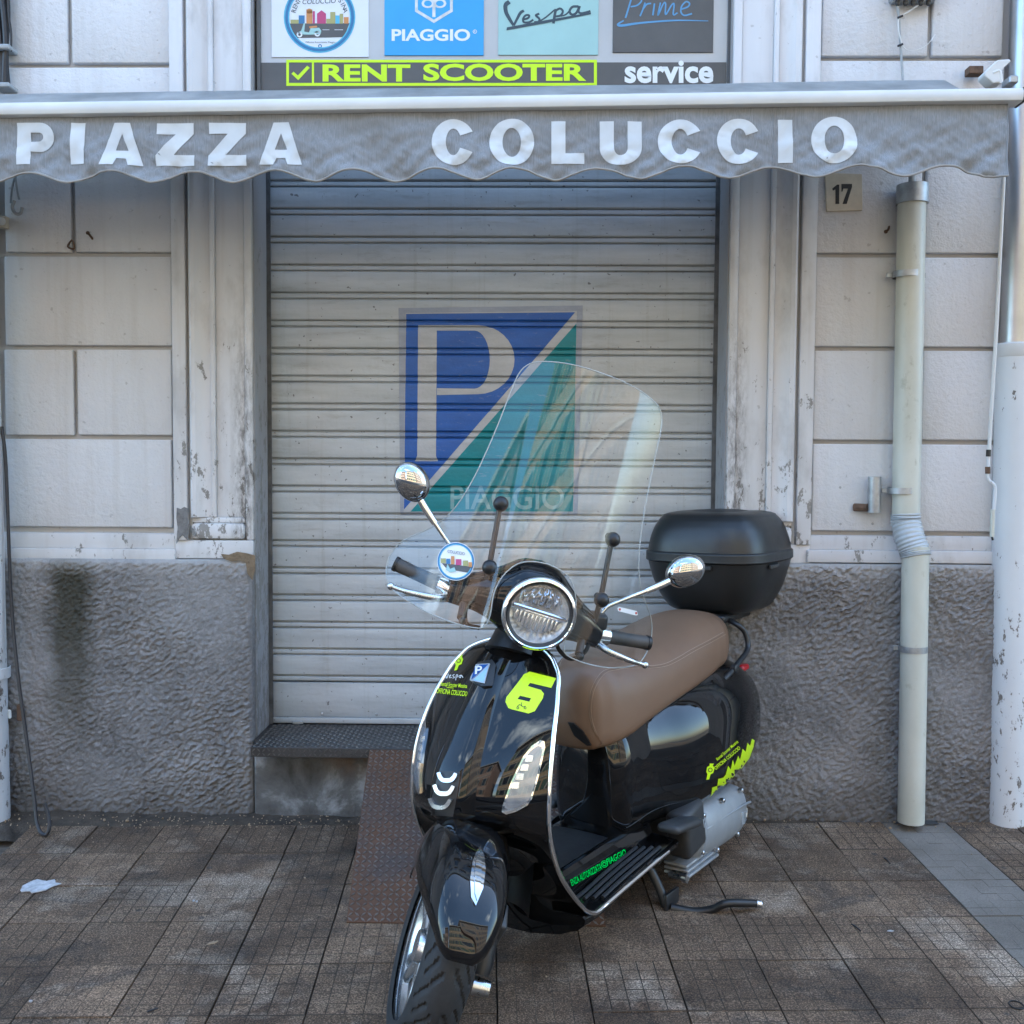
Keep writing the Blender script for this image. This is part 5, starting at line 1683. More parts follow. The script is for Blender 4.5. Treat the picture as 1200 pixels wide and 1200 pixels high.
# chrome edge trim of the shield, running on along the floor edge
path = []
for i in range(40):
    z = SZ[0] + (SZ[-1] - SZ[0]) * i / 39
    path.append(Vector((spline(SZ, SXE, z) - .002, spline(SZ, SYW, z) + .001, z)))
floor_edge = [Vector((-.80, .213, .249)), Vector((-.72, .212, .243)), Vector((-.62, .211, .234)), Vector((-.52, .209, .224)), Vector((-.45, .206, .215)), Vector((-.41, .203, .211))]
half = smooth_path(floor_edge + path[1:], 2)
full = half + [Vector((p.x, -p.y, p.z)) for p in half[::-1]]
tube('edge_trim', full, 0.0064, MAT['chrome'], scooter, 8, 0, False, 1.0, 60)

# badge on its black holder
on_panel('badge_holder', *poly2([(562, 778), (578, 775), (582, 781), (577, 805), (566, 806), (556, 800)]), MAT['black_plastic'], hornc, BV['sh'], None, 0.001, 0.007)
BV['bd'] = BV['sh']
on_panel('badge', *poly2([(560.5, 781), (576, 780.5), (569.5, 803), (554.5, 800)]), MAT['silver_print'], hornc, BV['sh'], None, 0.0005, 0.0105)
on_panel('badge_face', *poly2([(561.8, 782), (574.8, 781.5), (556, 799)]), MAT['badge_blue'], hornc, BV['sh'], None, 0.0118)
on_panel('badge_face', *poly2([(574.8, 783), (568.8, 802), (557.5, 799.8)]), MAT['badge_light'], hornc, BV['sh'], None, 0.0118)
tv, tf, ta = text2d('P', 0.02)
on_panel('badge_letter', [(560 + 6.5*x + 1.6*y, 793 - 9.5*y) for x, y in tv], tf, MAT['white_vinyl'], hornc, BV['sh'], None, 0.0124)
# three chrome chevrons
on_panel('grille_back', *poly2([(515, 903), (539, 905), (537, 925), (531, 957), (505, 955), (506, 935)]), MAT['black_plastic'], hornc, BV['sh'], None, 0.0008, 0.0, 6.0)
for (x0, y0, sc) in ((516.0, 909.5, .92), (511.5, 924.0, 1.0), (506.5, 939.5, 1.06)):
    pts = [(x0, y0 - 4*sc), (x0 + 1.8*sc, y0 + 1.5*sc), (x0 + 5*sc, y0 + 5.2*sc), (x0 + 10*sc, y0 + 6.0*sc), (x0 + 15*sc, y0 + 5.4*sc), (x0 + 18.5*sc, y0 + 2.0*sc), (x0 + 21*sc, y0 - 3*sc)]
    on_panel('chevron', *stroke(pts, [4.0, 4.4, 4.8, 5.0, 4.8, 4.4, 3.4], 3), MAT['alloy'], hornc, BV['sh'], None, 0.0, 0.007, 40.0)
# front indicators: the visible one by its outline, the other mirrored
sig = [(637.8, 869), (633, 867.8), (623, 874.5), (613, 887), (599, 916), (589, 943.5), (588, 951), (593, 954), (604, 951), (617.7, 943.5), (623, 936), (630.5, 912), (638.8, 876)]
cxs = sum(p[0] for p in sig)/len(sig); cys = sum(p[1] for p in sig)/len(sig)
def shrink(pts, k, dx=0, dy=0): return [(cxs + (p[0]-cxs)*k + dx, cys + (p[1]-cys)*k + dy) for p in pts]
s_rim = on_panel('indicator', *poly2(sig), MAT['chrome'], shield, BV['sh'], None, 0.0, 0.004, 4)
s_in = on_panel('inner_lamp', *poly2(shrink(sig, .86)), MAT['signal_lens'], s_rim, BV['sh'], None, 0.0004, 0.0045, 4)
cells = []
for k in range(4):
    x_, y_ = 618.5 - k*5.4, 889 + k*10.3
    cells.append(on_panel('led_cell', *poly2([(x_ - 1.5, y_ - 3.5), (x_ + 6.5, y_ - 3.5), (x_ + 5, y_ + 4), (x_ - 3.5, y_ + 4)]), MAT['white_vinyl'] if k == 9 else MAT['reflector'], s_rim, BV['sh'], None, 0.0008, 0.006, 4))
s_lens = on_panel('lens', *poly2(shrink(sig, .97)), MAT['lens'], s_rim, BV['sh'], None, 0.0004, 0.010, 4)
def mirror_copy(o, parent):
    me = o.data.copy()
    me.transform(Matrix.Diagonal((1, -1, 1, 1)))
    me.flip_normals()
    m = bpy.data.objects.new(o.name.split('.')[0], me)
    COL.objects.link(m); m.parent = parent
    return m
r2 = mirror_copy(s_rim, shield)
for o in [s_in, s_lens] + cells: mirror_copy(o, r2)
# decals on the shield
six_o = [(651.6, 795), (621, 787.3), (614, 790.4), (606.7, 800.5), (593.8, 817), (592.4, 822.5), (595.7, 829.8), (600, 831.5), (619.5, 836.3), (626.8, 833.5), (636, 818.8), (637.5, 813.3), (634, 808.8), (618.6, 804.2), (621.3, 800.5), (646, 806.4)]
six_h = [(609.4, 815.5), (622.3, 818.5), (620.4, 822.5), (606.7, 819.4)]
on_panel('number_decal', *holed(six_o, six_h), MAT['yellow'], shield, BV['sh'])
for st_ in ([(606, 829), (609, 826), (613, 828.5), (616, 828)], [(611, 823.5), (611.5, 828)]):
    on_panel('decal_scooter', *stroke(st_, 0.7, 3), MAT['print_black'], shield, BV['sh'], None, 0.0018)
for cx_ in (607, 615.5): on_panel('decal_scooter', *ring2(cx_, 829.8, 1.6, .9, 10), MAT['print_black'], shield, BV['sh'], None, 0.0018)
def panel_text(s, o, du, dv, mat, bvh, parent, off=0.0, inv=None, lift=0.0014, name='lettering'):
    v, f, a = text2d(s, off)
    return on_panel(name, [(o[0] + du[0]*x + dv[0]*y, o[1] + du[1]*x + dv[1]*y) for x, y in v], f, mat, parent, bvh, inv, lift, 0.0, 8.0)
def icon(cx, cy, s, rot, bvh, parent):
    c, sn = math.cos(rot), math.sin(rot)
    T = lambda pts: [(cx + s*(x*c - y*sn), cy + s*(x*sn + y*c)) for x, y in pts]
    on_panel('decal_icon', *poly2(T([(-1.5, -8), (3, -8.5), (2, -6.5), (4.2, -4), (3.6, 1), (1.2, 2.6), (0.4, 8), (-2.4, 9), (-2, 3), (-3.6, 1), (-3.5, -4), (-1, -6)])), MAT['yellow'], parent, bvh)
    on_panel('decal_icon', *ring2(cx + .3*s, cy - 1.6*s, 2.3*s, 1.6*s, 14), MAT['print_black'], parent, bvh, None, 0.0018)
icon(537.5, 776.5, 1.15, 0.22, BV['sh'], shield)
for p_, w_ in (([(522, 786), (522.3, 790), (523.8, 795), (526, 790)], .9), ([(526.5, 793), (529, 791), (527, 794.5), (530, 794)], .7), ([(533, 790.5), (531, 792), (533, 794), (530.8, 795)], .7), ([(534.5, 797.5), (535, 791.5), (537, 791.5), (535.5, 794.3)], .7), ([(540.5, 791.5), (538, 793), (540, 794.6), (541, 791.6), (543, 794.5)], .7)):
    on_panel('script_decal', *stroke(p_, w_, 4), MAT['white_vinyl'], shield, BV['sh'])
panel_text('Rental Scooter Messina', (516.5, 804), (31, 2.8), (0.8, -5.0), MAT['yellow'], BV['sh'], shield, 0.012)
panel_text('OFFICINA COLUCCIO', (511.5, 812.5), (36, 4.0), (1.2, -6.0), MAT['yellow'], BV['sh'], shield, 0.018)
on_panel('decal_line', *poly2([(524, 805.6), (532, 806.2), (532, 806.9), (524, 806.3)]), MAT['yellow'], shield, BV['sh'])

# ---- floorboard with a raised middle
def floor_sec(x):
    t = (x + .33) / -.53
    ze = spline([0, .15, .5, 1], [.213, .209, .228, .249], t)
    hz = .300 - .012 * (1 - t)
    pts = [(.207, ze + .003), (.20, ze + .008), (.122, ze + .012), (.112, hz - .008), (.100, hz), (.05, hz + .003), (0, hz + .004)]
    top = pts + [(-y, z) for y, z in pts[-2::-1]]
    sb = .165 + .0 * t
    bot = [(-.205, ze - .012), (-.185, ze - .03), (-.14, sb), (-.06, sb - .012), (0, sb - .014), (.06, sb - .012), (.14, sb), (.185, ze - .03), (.205, ze - .012)]
    return top + bot
bm = bmesh.new()
secs = []
NXF = 22
for i in range(NXF + 1):
    x = -.33 - .55 * i / NXF
    s_ = floor_sec(x)
    lift = 0.0
    secs.append([bm.verts.new((x - (.03*(abs(y)/.2)**2 if i == 0 else 0), y, z)) for y, z in s_])
for A, Bb in zip(secs, secs[1:]):
    n = len(A)
    for k in range(n): bm.faces.new((A[k], A[(k+1) % n], Bb[(k+1) % n], Bb[k]))
bm.faces.new(secs[0]); bm.faces.new(secs[-1][::-1])
floorb = build('floorboard', bm, MAT['gloss'], scooter, 30)
for s in (-1, 1):
    for k in range(4):
        y = .132 + k * .0185
        a_ = -.43 - .015*k; b_ = -.80 + .012*(3-k)
        pts = []
        for i in range(13):
            x = a_ + (b_ - a_) * i / 12
            t = (x + .33) / -.53
            ze = spline([0, .15, .5, 1], [.213, .209, .228, .249], t)
            pts.append(Vector((x, s*y, ze + .0135 + (.12 - y)*.02 - (0.0 if y < .19 else .003))))
        tube('rubber_strip', pts, 0.0058, MAT['black_rubber'], floorb, 8, 0, False, 0.8)
# grey mat on the raised middle
bm = bmesh.new()
add_grid(bm, lambda u, v: Vector((-.40 - .28*v, (-.088 + .176*u), .3015 + .0035*(1 - (2*u-1)**2) - .012*(1 - ((-.40 - .28*v) + .33)/-.53) + .001)), 8, 10)
bmesh.ops.solidify(bm, geom=bm.faces[:], thickness=-0.003)
build('floor_mat', bm, MAT['dark_grey'], floorb, 40)
BV['fl'] = bvh_of(floorb)
panel_text('ENZA AUTORIZZATA', (669.8, 1038.5), (35.5, -19.8), (-2.2, -7.5), MAT['green'], BV['fl'], floorb, 0.012)
panel_text('PIAGGIO', (711.2, 1014.5), (22.5, -12.3), (-1.6, -7.8), MAT['green'], BV['fl'], floorb, 0.015)
on_panel('decal_ring', *ring2(707.8, 1012.5, 4.2, 3.3, 18), MAT['green'], floorb, BV['fl'])
on_panel('decal_ring', *ring2(707.8, 1012.5, 2.4, 1.5, 14), MAT['green'], floorb, BV['fl'])

# ---- rear body
RX = [-1.665, -1.645, -1.585, -1.48, -1.30, -1.15, -1.02, -.94, -.86, -.78, -.735, -.70]
RW = [.055, .120, .174, .210, .226, .219, .190, .160, .138, .128, .118, .085]
RT = [.540, .585, .640, .690, .706, .69, .665, .65, .64, .63, .62, .58]
RB = [.46, .415, .368, .330, .295, .275, .265, .270, .262, .255, .262, .30]
def body_pt(x, th, k=1.0):
    w = spline(RX, RW, x); t = spline(RX, RT, x); b = spline(RX, RB, x)
    zm = b + (t - b) * .42
    c, s = math.cos(th), math.sin(th)
    n = 2 / 2.7
    z = zm + (t - zm) * se(s, n) if s >= 0 else zm + (zm - b) * se(s, n * .85)
    return Vector((x, w * se(c, n if s >= 0 else 2/4.2) * k, z))
bm = bmesh.new()
NS = 60
def xs_body(v): return RX[0] + (RX[-1] - RX[0]) * v
rings = add_grid(bm, lambda u, v: body_pt(xs_body(v), 2*math.pi*u), NS, 90, True)
bm.faces.new(rings[0][::-1]); bm.faces.new(rings[-1])
body = build('rear_body', bm, MAT['gloss'], scooter, 50)
BV['bd'] = bvh_of(body)
# concave scoop round the side cowl: a shut line
line = []
for i in range(30):
    t = i / 29
    x = -.90 - .62 * t
    z = .335 + .075 * t + .0 * math.sin(math.pi*t)
    line.append((x, z))
# lower shut line where the body meets the floor
for s in (-1, 1):
    pts = []
    for i in range(26):
        x = -.74 - .36 * i / 25
        b = spline(RX, RB, x); t = spline(RX, RT, x); zz = .315 + .02*math.sin(i/25*3.1)
        w = spline(RX, RW, x); zm = b + (t-b)*.42
        q = max(-1, min(1, (zz - zm) / (zm - b))) if zz < zm else 0
        c = (1 - abs(q) ** 2.7) ** (1/4.2)
        pts.append(Vector((x, s*(w*c + .0008), zz)))
    tube('shut_line', pts, 0.0018, MAT['black_plastic'], body, 6)
# cowl decals
sky_top = [(832, 355), (858, 345), (862, 312), (888, 305), (900, 290), (912, 245), (925, 265), (935, 215), (945, 245), (962, 195), (972, 215), (985, 160), (1000, 175), (1010, 130), (1022, 145), (1032, 110), (1045, 118)]
sky_low = [(1040, 150), (1020, 205), (985, 262), (930, 325), (880, 378), (825, 420)]
zz5 = lambda p: (640 + p[0]/4.2857, 840 + p[1]/4.2857)
outl = [zz5(p) for p in sky_top] + [zz5(p) for p in sky_low]
bmq = bmesh.new()
vs_ = [bmq.verts.new((p[0], p[1], 0)) for p in outl]
bmesh.ops.triangle_fill(bmq, use_beauty=True, edges=[bmq.edges.new((vs_[i], vs_[(i+1) % len(vs_)])) for i in range(len(vs_))])
bmq.verts.index_update()
on_panel('skyline_decal', [(v.co.x, v.co.y) for v in bmq.verts], [tuple(v.index for v in f.verts) for f in bmq.faces], MAT['yellow'], body, BV['bd'], None, 0.0014)
bmq.free()
icon(831.5, 904, 1.15, 0.15, BV['bd'], body)
panel_text('Rental Scooter Messina', (840.5, 891.5), (24.5, -21.5), (-2.0, -3.2), MAT['yellow'], BV['bd'], body, 0.012)
panel_text('OFFICINA COLUCCIO', (838.5, 902.5), (29, -25.0), (-2.3, -3.6), MAT['yellow'], BV['bd'], body, 0.018)

# ---- seat
QX = [-1.50, -1.48, -1.42, -1.30, -1.15, -1.0, -.85, -.74, -.66, -.615, -.60]
QW = [.03, .085, .128, .150, .158, .155, .145, .128, .102, .065, .03]
QT = [.80, .825, .846, .852, .835, .812, .803, .80, .79, .755, .72]
QB = [.74, .70, .675, .655, .635, .615, .585, .555, .548, .575, .62]
def seat_pt(x, th):
    w = spline(QX, QW, x); t = spline(QX, QT, x); b = spline(QX, QB, x)
    zm = b + (t - b) * .35
    c, s = math.cos(th), math.sin(th)
    if s >= 0: return Vector((x, w * se(c, 2/2.6), zm + (t - zm) * se(s, 2/2.8)))
    return Vector((x, w * se(c, 2/4.0), zm + (zm - b) * se(s, 2/4.0)))
bm = bmesh.new()
rings = add_grid(bm, lambda u, v: seat_pt(QX[0] + (QX[-1] - QX[0]) * v, 2*math.pi*u), 56, 80, True)
bm.faces.new(rings[0][::-1]); bm.faces.new(rings[-1])
seat = build('seat', bm, MAT['leather'], scooter, 60)
BV['seat'] = bvh_of(seat)
# seam with twin stitching round the seat top
def seam(th0, lift, x0, x1, r, mat, nm):
    pts = []
    for i in range(60):
        x = x0 + (x1 - x0) * i / 59
        th = th0 + .22 * math.sin((x + .9) * 3.4)
        p = seat_pt(x, th); q = seat_pt(x, th + .02)
        pts.append(p + Vector((0, math.copysign(lift, p.y), lift)))
    return pts
for sgn in (1, -1):
    if sgn > 0: continue
    for dth in (0.0, 0.055):
        pts = seam(0.92 + dth, 0.0006, -1.46, -.64, .0012, 'leather', 'seam')
        pts = [Vector((p.x, p.y * sgn, p.z)) for p in pts]
        tube('seam', pts, 0.0011 if dth else .0017, MAT['stitch'] if dth else MAT['leather'], seat, 6)
SEAM = [(707, 872), (697, 856), (692.5, 840), (692, 822), (696, 805), (707, 788.5), (722, 783.5), (740, 781.5), (762, 781.5), (780, 779), (795, 772), (812, 762), (832, 751.5), (849, 742)]
on_panel('seam', *stroke(SEAM, 1.5, 6), MAT['leather'], seat, BV['seat'], None, 0.0, 0.0022, 3)
for d_ in (-1.9, 1.9):
    on_panel('stitching', *stroke([(p[0] + d_*.75, p[1] + d_*.65) for p in SEAM], 0.55, 6), MAT['stitch'], seat, BV['seat'], None, 0.0007, 0, 3)
on_panel('seat_handle', *poly2([(666.5, 846), (673, 847), (684, 857), (693, 872), (689, 873), (674, 861)]), MAT['black_plastic'], seat, BV['seat'], None, 0.0, 0.006)

# under-seat front panel with a round recess, left as glossy bodywork
bm = bmesh.new()
prof = [(.064, 0), (.068, .004), (.062, .010), (.05, .012), (0, .013)]
# ---- passenger footrest, engine, covers (left side)
foot = []
for s in (1, -1):
    bm = bmesh.new()
    add_box(bm, (-.895, s*.205, .297), (.17, .07, .026), .012, Matrix.Rotation(RAD(-7), 3, 'Y'), 3)
    build('footrest', bm, MAT['dark_grey'], scooter, 40)
# transmission cover
def rbox(name, x0, x1, y0, y1, z0, z1, rr, mat, par, rot=None, seg=5):
    return box(name, ((x0+x1)/2, (y0+y1)/2, (z0+z1)/2), (abs(x1-x0), abs(y1-y0), abs(z1-z0)), mat, par, rr, rot, seg, 40)
CVX = [-1.49, -1.478, -1.45, -1.37, -1.24, -1.12, -1.07, -1.06]
CVT = [.190, .225, .255, .276, .286, .286, .284, .278]
CVB = [.180, .148, .122, .105, .107, .118, .128, .14]
CVD = [.005, .028, .048, .064, .066, .056, .046, .02]
def cover_pt(x, th, y0=.135):
    t = spline(CVX, CVT, x); b = spline(CVX, CVB, x); d = spline(CVX, CVD, x)
    zm = (t+b)/2
    return Vector((x, y0 + d * max(0.0, math.cos(th)) ** .75 if abs(th) < math.pi/2 else y0, zm + (t-b)/2 * math.sin(th) if abs(th) <= math.pi/2 else zm))
bm = bmesh.new()
rows = add_grid(bm, lambda u, v: cover_pt(CVX[0] + (CVX[-1]-CVX[0])*v, -math.pi/2 + math.pi*u), 20, 40)
back = [bm.verts.new(Vector((r[0].co.x, .10, (r[0].co.z + r[-1].co.z)/2))) for r in rows]
for i in range(len(rows)-1):
    bm.faces.new((rows[i][0], rows[i+1][0], back[i+1], back[i])); bm.faces.new((rows[i][-1], rows[i+1][-1], back[i+1], back[i]))
bm.faces.new([rows[0][k] for k in range(21)] + [back[0]]); bm.faces.new([rows[-1][k] for k in range(21)] + [back[-1]])
cover = build('transmission_cover', bm, MAT['engine_grey'], scooter, 40)
BV['cv'] = bvh_of(cover)
on_panel('name_plate', *poly2([(869, 952), (884, 947), (883, 962), (868, 966)]), MAT['silver_print'], cover, BV['cv'], None, .0, .003)
for k_, p_ in enumerate(([(871, 955), (873, 961), (876, 954)], [(877, 959), (881, 957)], [(871, 963), (880, 960)])):
    on_panel('relief_mark', *stroke(p_, 1.1, 4), MAT['engine_grey'], cover, BV['cv'], None, .0036)
for (x_, z_) in ((-1.10, .262), (-1.24, .272), (-1.40, .262), (-1.45, .19), (-1.36, .128), (-1.20, .125), (-1.09, .15)):
    yb_ = .135 + spline(CVX, CVD, x_) * .82
    lathe('bolt', [(.0075, -.01), (.0075, .004), (.005, .006), (0, .006)], MAT['brushed'], cover, (x_, yb_, z_), 'Y', 10)
tube('cover_rib', [(-1.10, .187, .215), (-1.25, .197, .222), (-1.40, .199, .218), (-1.47, .188, .205)], .004, MAT['engine_grey'], cover, 8, 4)
rbox('crankcase', -1.42, -1.0, -.10, .132, .12, .30, .03, MAT['dark_grey'], scooter)
bm = bmesh.new()
add_box(bm, (-1.02, .165, .245), (.13, .075, .15), .018, Matrix.Rotation(RAD(10), 3, 'Y'), 3)
ac = build('air_box', bm, MAT['dark_grey'], scooter, 40)
BV['ac'] = bvh_of(ac)
on_panel('emblem', *poly2([(823, 960.5), (832.5, 957.5), (833, 967.5), (824.5, 970)]), MAT['engine_grey'], ac, BV['ac'], None, 0.0, 0.002)
on_panel('emblem', *poly2([(824.5, 961.7), (831.5, 959.4), (831.8, 966.5), (825.6, 968.4)]), MAT['dark_grey'], ac, BV['ac'], None, 0.0024)
on_panel('emblem', *stroke([(826, 966), (827, 962.5), (828.5, 965.5), (830.5, 961.5)], .8, 4), MAT['silver_print'], ac, BV['ac'], None, 0.003)
# finned lower lip of the engine
for k in range(3):
    rbox('engine_fin', -1.22, -1.0, .10, .185 - .004*k, .098 + .014*k, .107 + .014*k, .003, MAT['engine_grey'], scooter, None, 2)
tube('drain_bolt', [(-1.0, .12, .10), (-1.0, .165, .10)], 0.012, MAT['brushed'], scooter, 6)
tube('drain_bolt', [(-1.0, .165, .10), (-1.0, .18, .10)], 0.017, MAT['brushed'], scooter, 12)
# exhaust on the far side
tube('exhaust', [(-1.06, -.15, .20), (-1.12, -.165, .205), (-1.40, -.17, .235), (-1.52, -.17, .25), (-1.56, -.17, .255)], [.03, .055, .06, .055, .03], MAT['dark_grey'], scooter, 20, 5)
# rear shock
tube('shock_absorber', [(-1.36, .10, .26), (-1.42, .095, .50)], 0.024, MAT['dark_grey'], scooter, 14)

# ---- wheels
def tyre_mesh(bm, R, wd, cx, cz, grooves=True, seg=220, lat=40):
    """tyre about the Y axis with chevron grooves cut into the tread"""
    sec = []
    for i in range(lat + 1):
        s = -1 + 2*i/lat
        a = s * RAD(118)
        y = wd/2 * math.sin(max(-math.pi/2, min(math.pi/2, a*.87))) * (1.0 if abs(s) < .8 else 1 - .12*((abs(s)-.8)/.2))
        r = R - (R - .160) * (1 - math.cos(a)) / (1 - math.cos(RAD(118)))
        sec.append((s, y, r))
    rings = []
    for k in range(seg):
        th = 2*math.pi*k/seg
        ring = []
        for s, y, r in sec:
            d = 0.0
            if grooves and abs(s) < .62:
                m = (th * 15 / (2*math.pi) + abs(s) * 1.7) % 1.0
                m2 = (th * 15 / (2*math.pi) + abs(s) * 1.7 + .5) % 1.0
                if m < .13 and .10 < abs(s): d = .006
                if m2 < .12 and .26 < abs(s) < .55: d = .006
            rr = r - d
            ring.append(bm.verts.new((cx + rr*math.cos(th), y, cz + rr*math.sin(th))))
        rings.append(ring)
    for k in range(seg):
        A, Bb = rings[k], rings[(k+1) % seg]
        for i in range(lat): bm.faces.new((A[i], A[i+1], Bb[i+1], Bb[i]))
def wheel(name, cx, R, wd, steered):
    bm = bmesh.new()
    tyre_mesh(bm, R, wd, cx, R)
    ty = build(name, bm, MAT['black_rubber'], scooter, 30)
    bm = bmesh.new()
    hw = wd * .36
    add_lathe(bm, [(.162, -hw), (.170, -hw - .004), (.170, -hw + .004), (.152, -hw + .008), (.140, -hw + .02), (.138, 0), (.140, hw - .02), (.152, hw - .008), (.170, hw - .004), (.170, hw + .004), (.162, hw)], (cx, 0, R), 'Y', 64, False)
    rim = build('rim', bm, MAT['alloy'], ty, 40)
    for k in range(5):
        bm = bmesh.new()
        for d in (-.16, .16):
            a = 2*math.pi*k/5 + .3
            p0 = Vector((cx + .035*math.cos(a + d), 0, R + .035*math.sin(a + d)))
            p1 = Vector((cx + .146*math.cos(a + d*.8), 0, R + .146*math.sin(a + d*.8)))
            for yy in (-.022,):
                add_tube(bm, [p0 + Vector((0, yy, 0)), (p0+p1)/2 + Vector((0, yy*1.15, 0)), p1 + Vector((0, yy*1.2, 0))], [.014, .011, .012], 8, False, True, 1.5)
        build('spoke', bm, MAT['alloy'], rim, 50)
    lathe('hub', [(.0, -.05), (.034, -.048), (.042, -.03), (.042, .03), (.034, .05), (0, .052)], MAT['alloy'], rim, (cx, 0, R), 'Y', 28)
    return ty
fw = sp(wheel('front_wheel', 0.0, .229, .122, True))
rw_ = wheel('rear_wheel', -1.34, .235, .120, False)

# ---- front mudguard, fork, brake (turned with the handlebar)
FT = [28, 31, 36, 45, 58, 75, 100, 130, 160]
FW = [.030, .047, .060, .077, .090, .097, .098, .094, .084]
FR = [.296, .302, .306, .307, .304, .300, .298, .296, .292]
FD = [.020, .03, .045, .075, .105, .13, .14, .13, .11]
def fend(u, v):
    th = FT[0] + (FT[-1] - FT[0]) * v
    s = 2*u - 1
    w = spline(FT, FW, th); r = spline(FT, FR, th); d = spline(FT, FD, th)
    a = s * math.pi / 2
    y = w * math.copysign(abs(math.sin(a)) ** .74, a)
    rr = r - d * (1 - math.cos(a)) ** 1.45
    t = RAD(th)
    return Vector((rr*math.cos(t), y, .229 + rr*math.sin(t)))
bm = bmesh.new()
add_grid(bm, fend, 44, 60)
bmesh.ops.recalc_face_normals(bm, faces=bm.faces)
bmesh.ops.solidify(bm, geom=bm.faces[:], thickness=0.003)
fender = sp(build('mudguard', bm, MAT['gloss'], scooter, 40))
BV['fd'] = bvh_of(fender)
cr_ = [(562, 993), (567, 1004), (568.5, 1020), (565.5, 1042), (557, 1062), (551.5, 1052), (550.5, 1030), (553.5, 1010), (557, 1001)]
cst = on_panel('crest', *poly2(cr_), MAT['mirror_chrome'], fender, BV['fd'], INV_S, 0.0, 0.004, 3.0)
cm = (559, 1027)
cst2 = on_panel('crest_ridge', *poly2([(cm[0] + (p[0]-cm[0])*.45, cm[1] + (p[1]-cm[1])*.85) for p in cr_]), MAT['mirror_chrome'], fender, BV['fd'], INV_S, 0.002, 0.005, 3.0)
AXP = lambda z: Vector((.085 - math.tan(RAKE)*z, 0, z))
sp(tube('steering_column', [AXP(.52), AXP(.60), AXP(.98)], 0.028, MAT['dark_grey'], scooter, 18))
sp(tube('fork_arm', [AXP(.52), AXP(.50) + Vector((0, .05, -.01)), Vector((-.11, .098, .42)), Vector((-.085, .105, .32)), Vector((-.02, .10, .25)), Vector((0, .075, .229))], [.028, .028, .026, .024, .026, .022], MAT['black_plastic'], scooter, 14, 6))
sp(tube('front_shock', [Vector((-.06, .098, .38)), Vector((.035, .106, .245)), Vector((.045, .106, .225))], [.024, .024, .020], MAT['black_plastic'], scooter, 16))
sp(tube('shock_mount', [Vector((.045, .098, .196)), Vector((.052, .136, .200))], [.021, .017], MAT['brushed'], scooter, 14))
sp(box('brake_caliper', (-.02, .115, .315), (.07, .04, .085), MAT['dark_grey'], scooter, .01, Matrix.Rotation(RAD(25), 3, 'Y'), 3))
bm = bmesh.new()
add_lathe(bm, [(.045, .068), (.10, .068), (.10, .072), (.045, .072)], (0, 0, .229), 'Y', 40, False)
sp(build('brake_disc', bm, MAT['brushed'], scooter, 30))
# dark inner arch behind the front wheel
bm = bmesh.new()
add_grid(bm, lambda u, v: Vector((-.30 - .05*v + .05*(2*u-1)**2, (2*u-1)*.11, .235 + .23*v)), 16, 10)
bmesh.ops.solidify(bm, geom=bm.faces[:], thickness=-0.004)
build('inner_arch', bm, MAT['black_plastic'], scooter, 60)

# ---- headset and controls (turned)
def headset(u, v):
    y = -.205 + .41 * v
    a = abs(y)
    r = spline([0, .05, .09, .13, .17, .205], [.098, .094, .070, .052, .042, .033], a)
    rx = spline([0, .05, .09, .13, .17, .205], [.092, .088, .070, .052, .042, .033], a)
    cz = spline([0, .09, .205], [1.012, 1.0, .968], a); cx = spline([0, .09, .205], [-.335, -.330, -.352], a)
    th = 2*math.pi*u
    return Vector((cx + rx*se(math.cos(th), .85), y, cz + r*se(math.sin(th), .85)))
bm = bmesh.new()
rings = add_grid(bm, headset, 36, 48, True)
bm.faces.new(rings[0][::-1]); bm.faces.new(rings[-1])
hset = sp(build('handlebar_cover', bm, MAT['gloss'], scooter, 50))
# neck between shield and headset
sp(lathe('steering_neck', [(.072, -.06), (.062, -.03), (.055, .0), (.05, .05)], MAT['black_plastic'], scooter, AXP(.915) + Vector((.02, 0, 0)), AXD, 28))
# headlight
HC = Vector((-.238, 0.004, 1.011))
AXF = Vector((1, 0, -.02)).normalized()
lamp = sp(lathe('headlight', [(.070, -.02), (.082, .0), (.0875, .03), (.0905, .050), (.0905, .056), (.087, .062), (.082, .0645), (.079, .062)], MAT['chrome'], scooter, HC, AXF, 56, False))
lathe('reflector', [(0, .010), (.03, .014), (.055, .028), (.070, .046), (.0785, .061)], MAT['reflector'], lamp, HC, AXF, 48, False)
lathe('inner_bezel', [(.0785, .0635), (.0735, .0605), (.0715, .057), (.0785, .0575)], MAT['dark_grey'], lamp, HC, AXF, 56, False)
lathe('front_glass', [(.0785, .060), (.066, .066), (.045, .0705), (.02, .0725), (0, .073)], MAT['lens'], lamp, HC, AXF, 48, False)
hp = HC + AXF * .052
box('light_bar', hp + Vector((0, 0, .004)), (.010, .138, .011), MAT['chrome'], lamp, .003)
for k in range(11):
    y = -.05 + k*.010
    h = .040 * math.sqrt(max(0.05, 1 - (y/.062)**2))
    box('light_flute', hp + Vector((-.014, y, -.006 - h/2)), (.012, .0075, h), MAT['reflector'], lamp, .003, None, 2)
bm = bmesh.new()
add_grid(bm, lambda u, v: hp + Vector((-.030 + .020*v + .004*math.cos(u*40), (-.060 + .12*u)*math.sqrt(max(.02, 1 - (.9*v)**2)), .012 + .050*v)), 40, 8)
build('upper_reflector', bm, MAT['chrome'], lamp, 60)
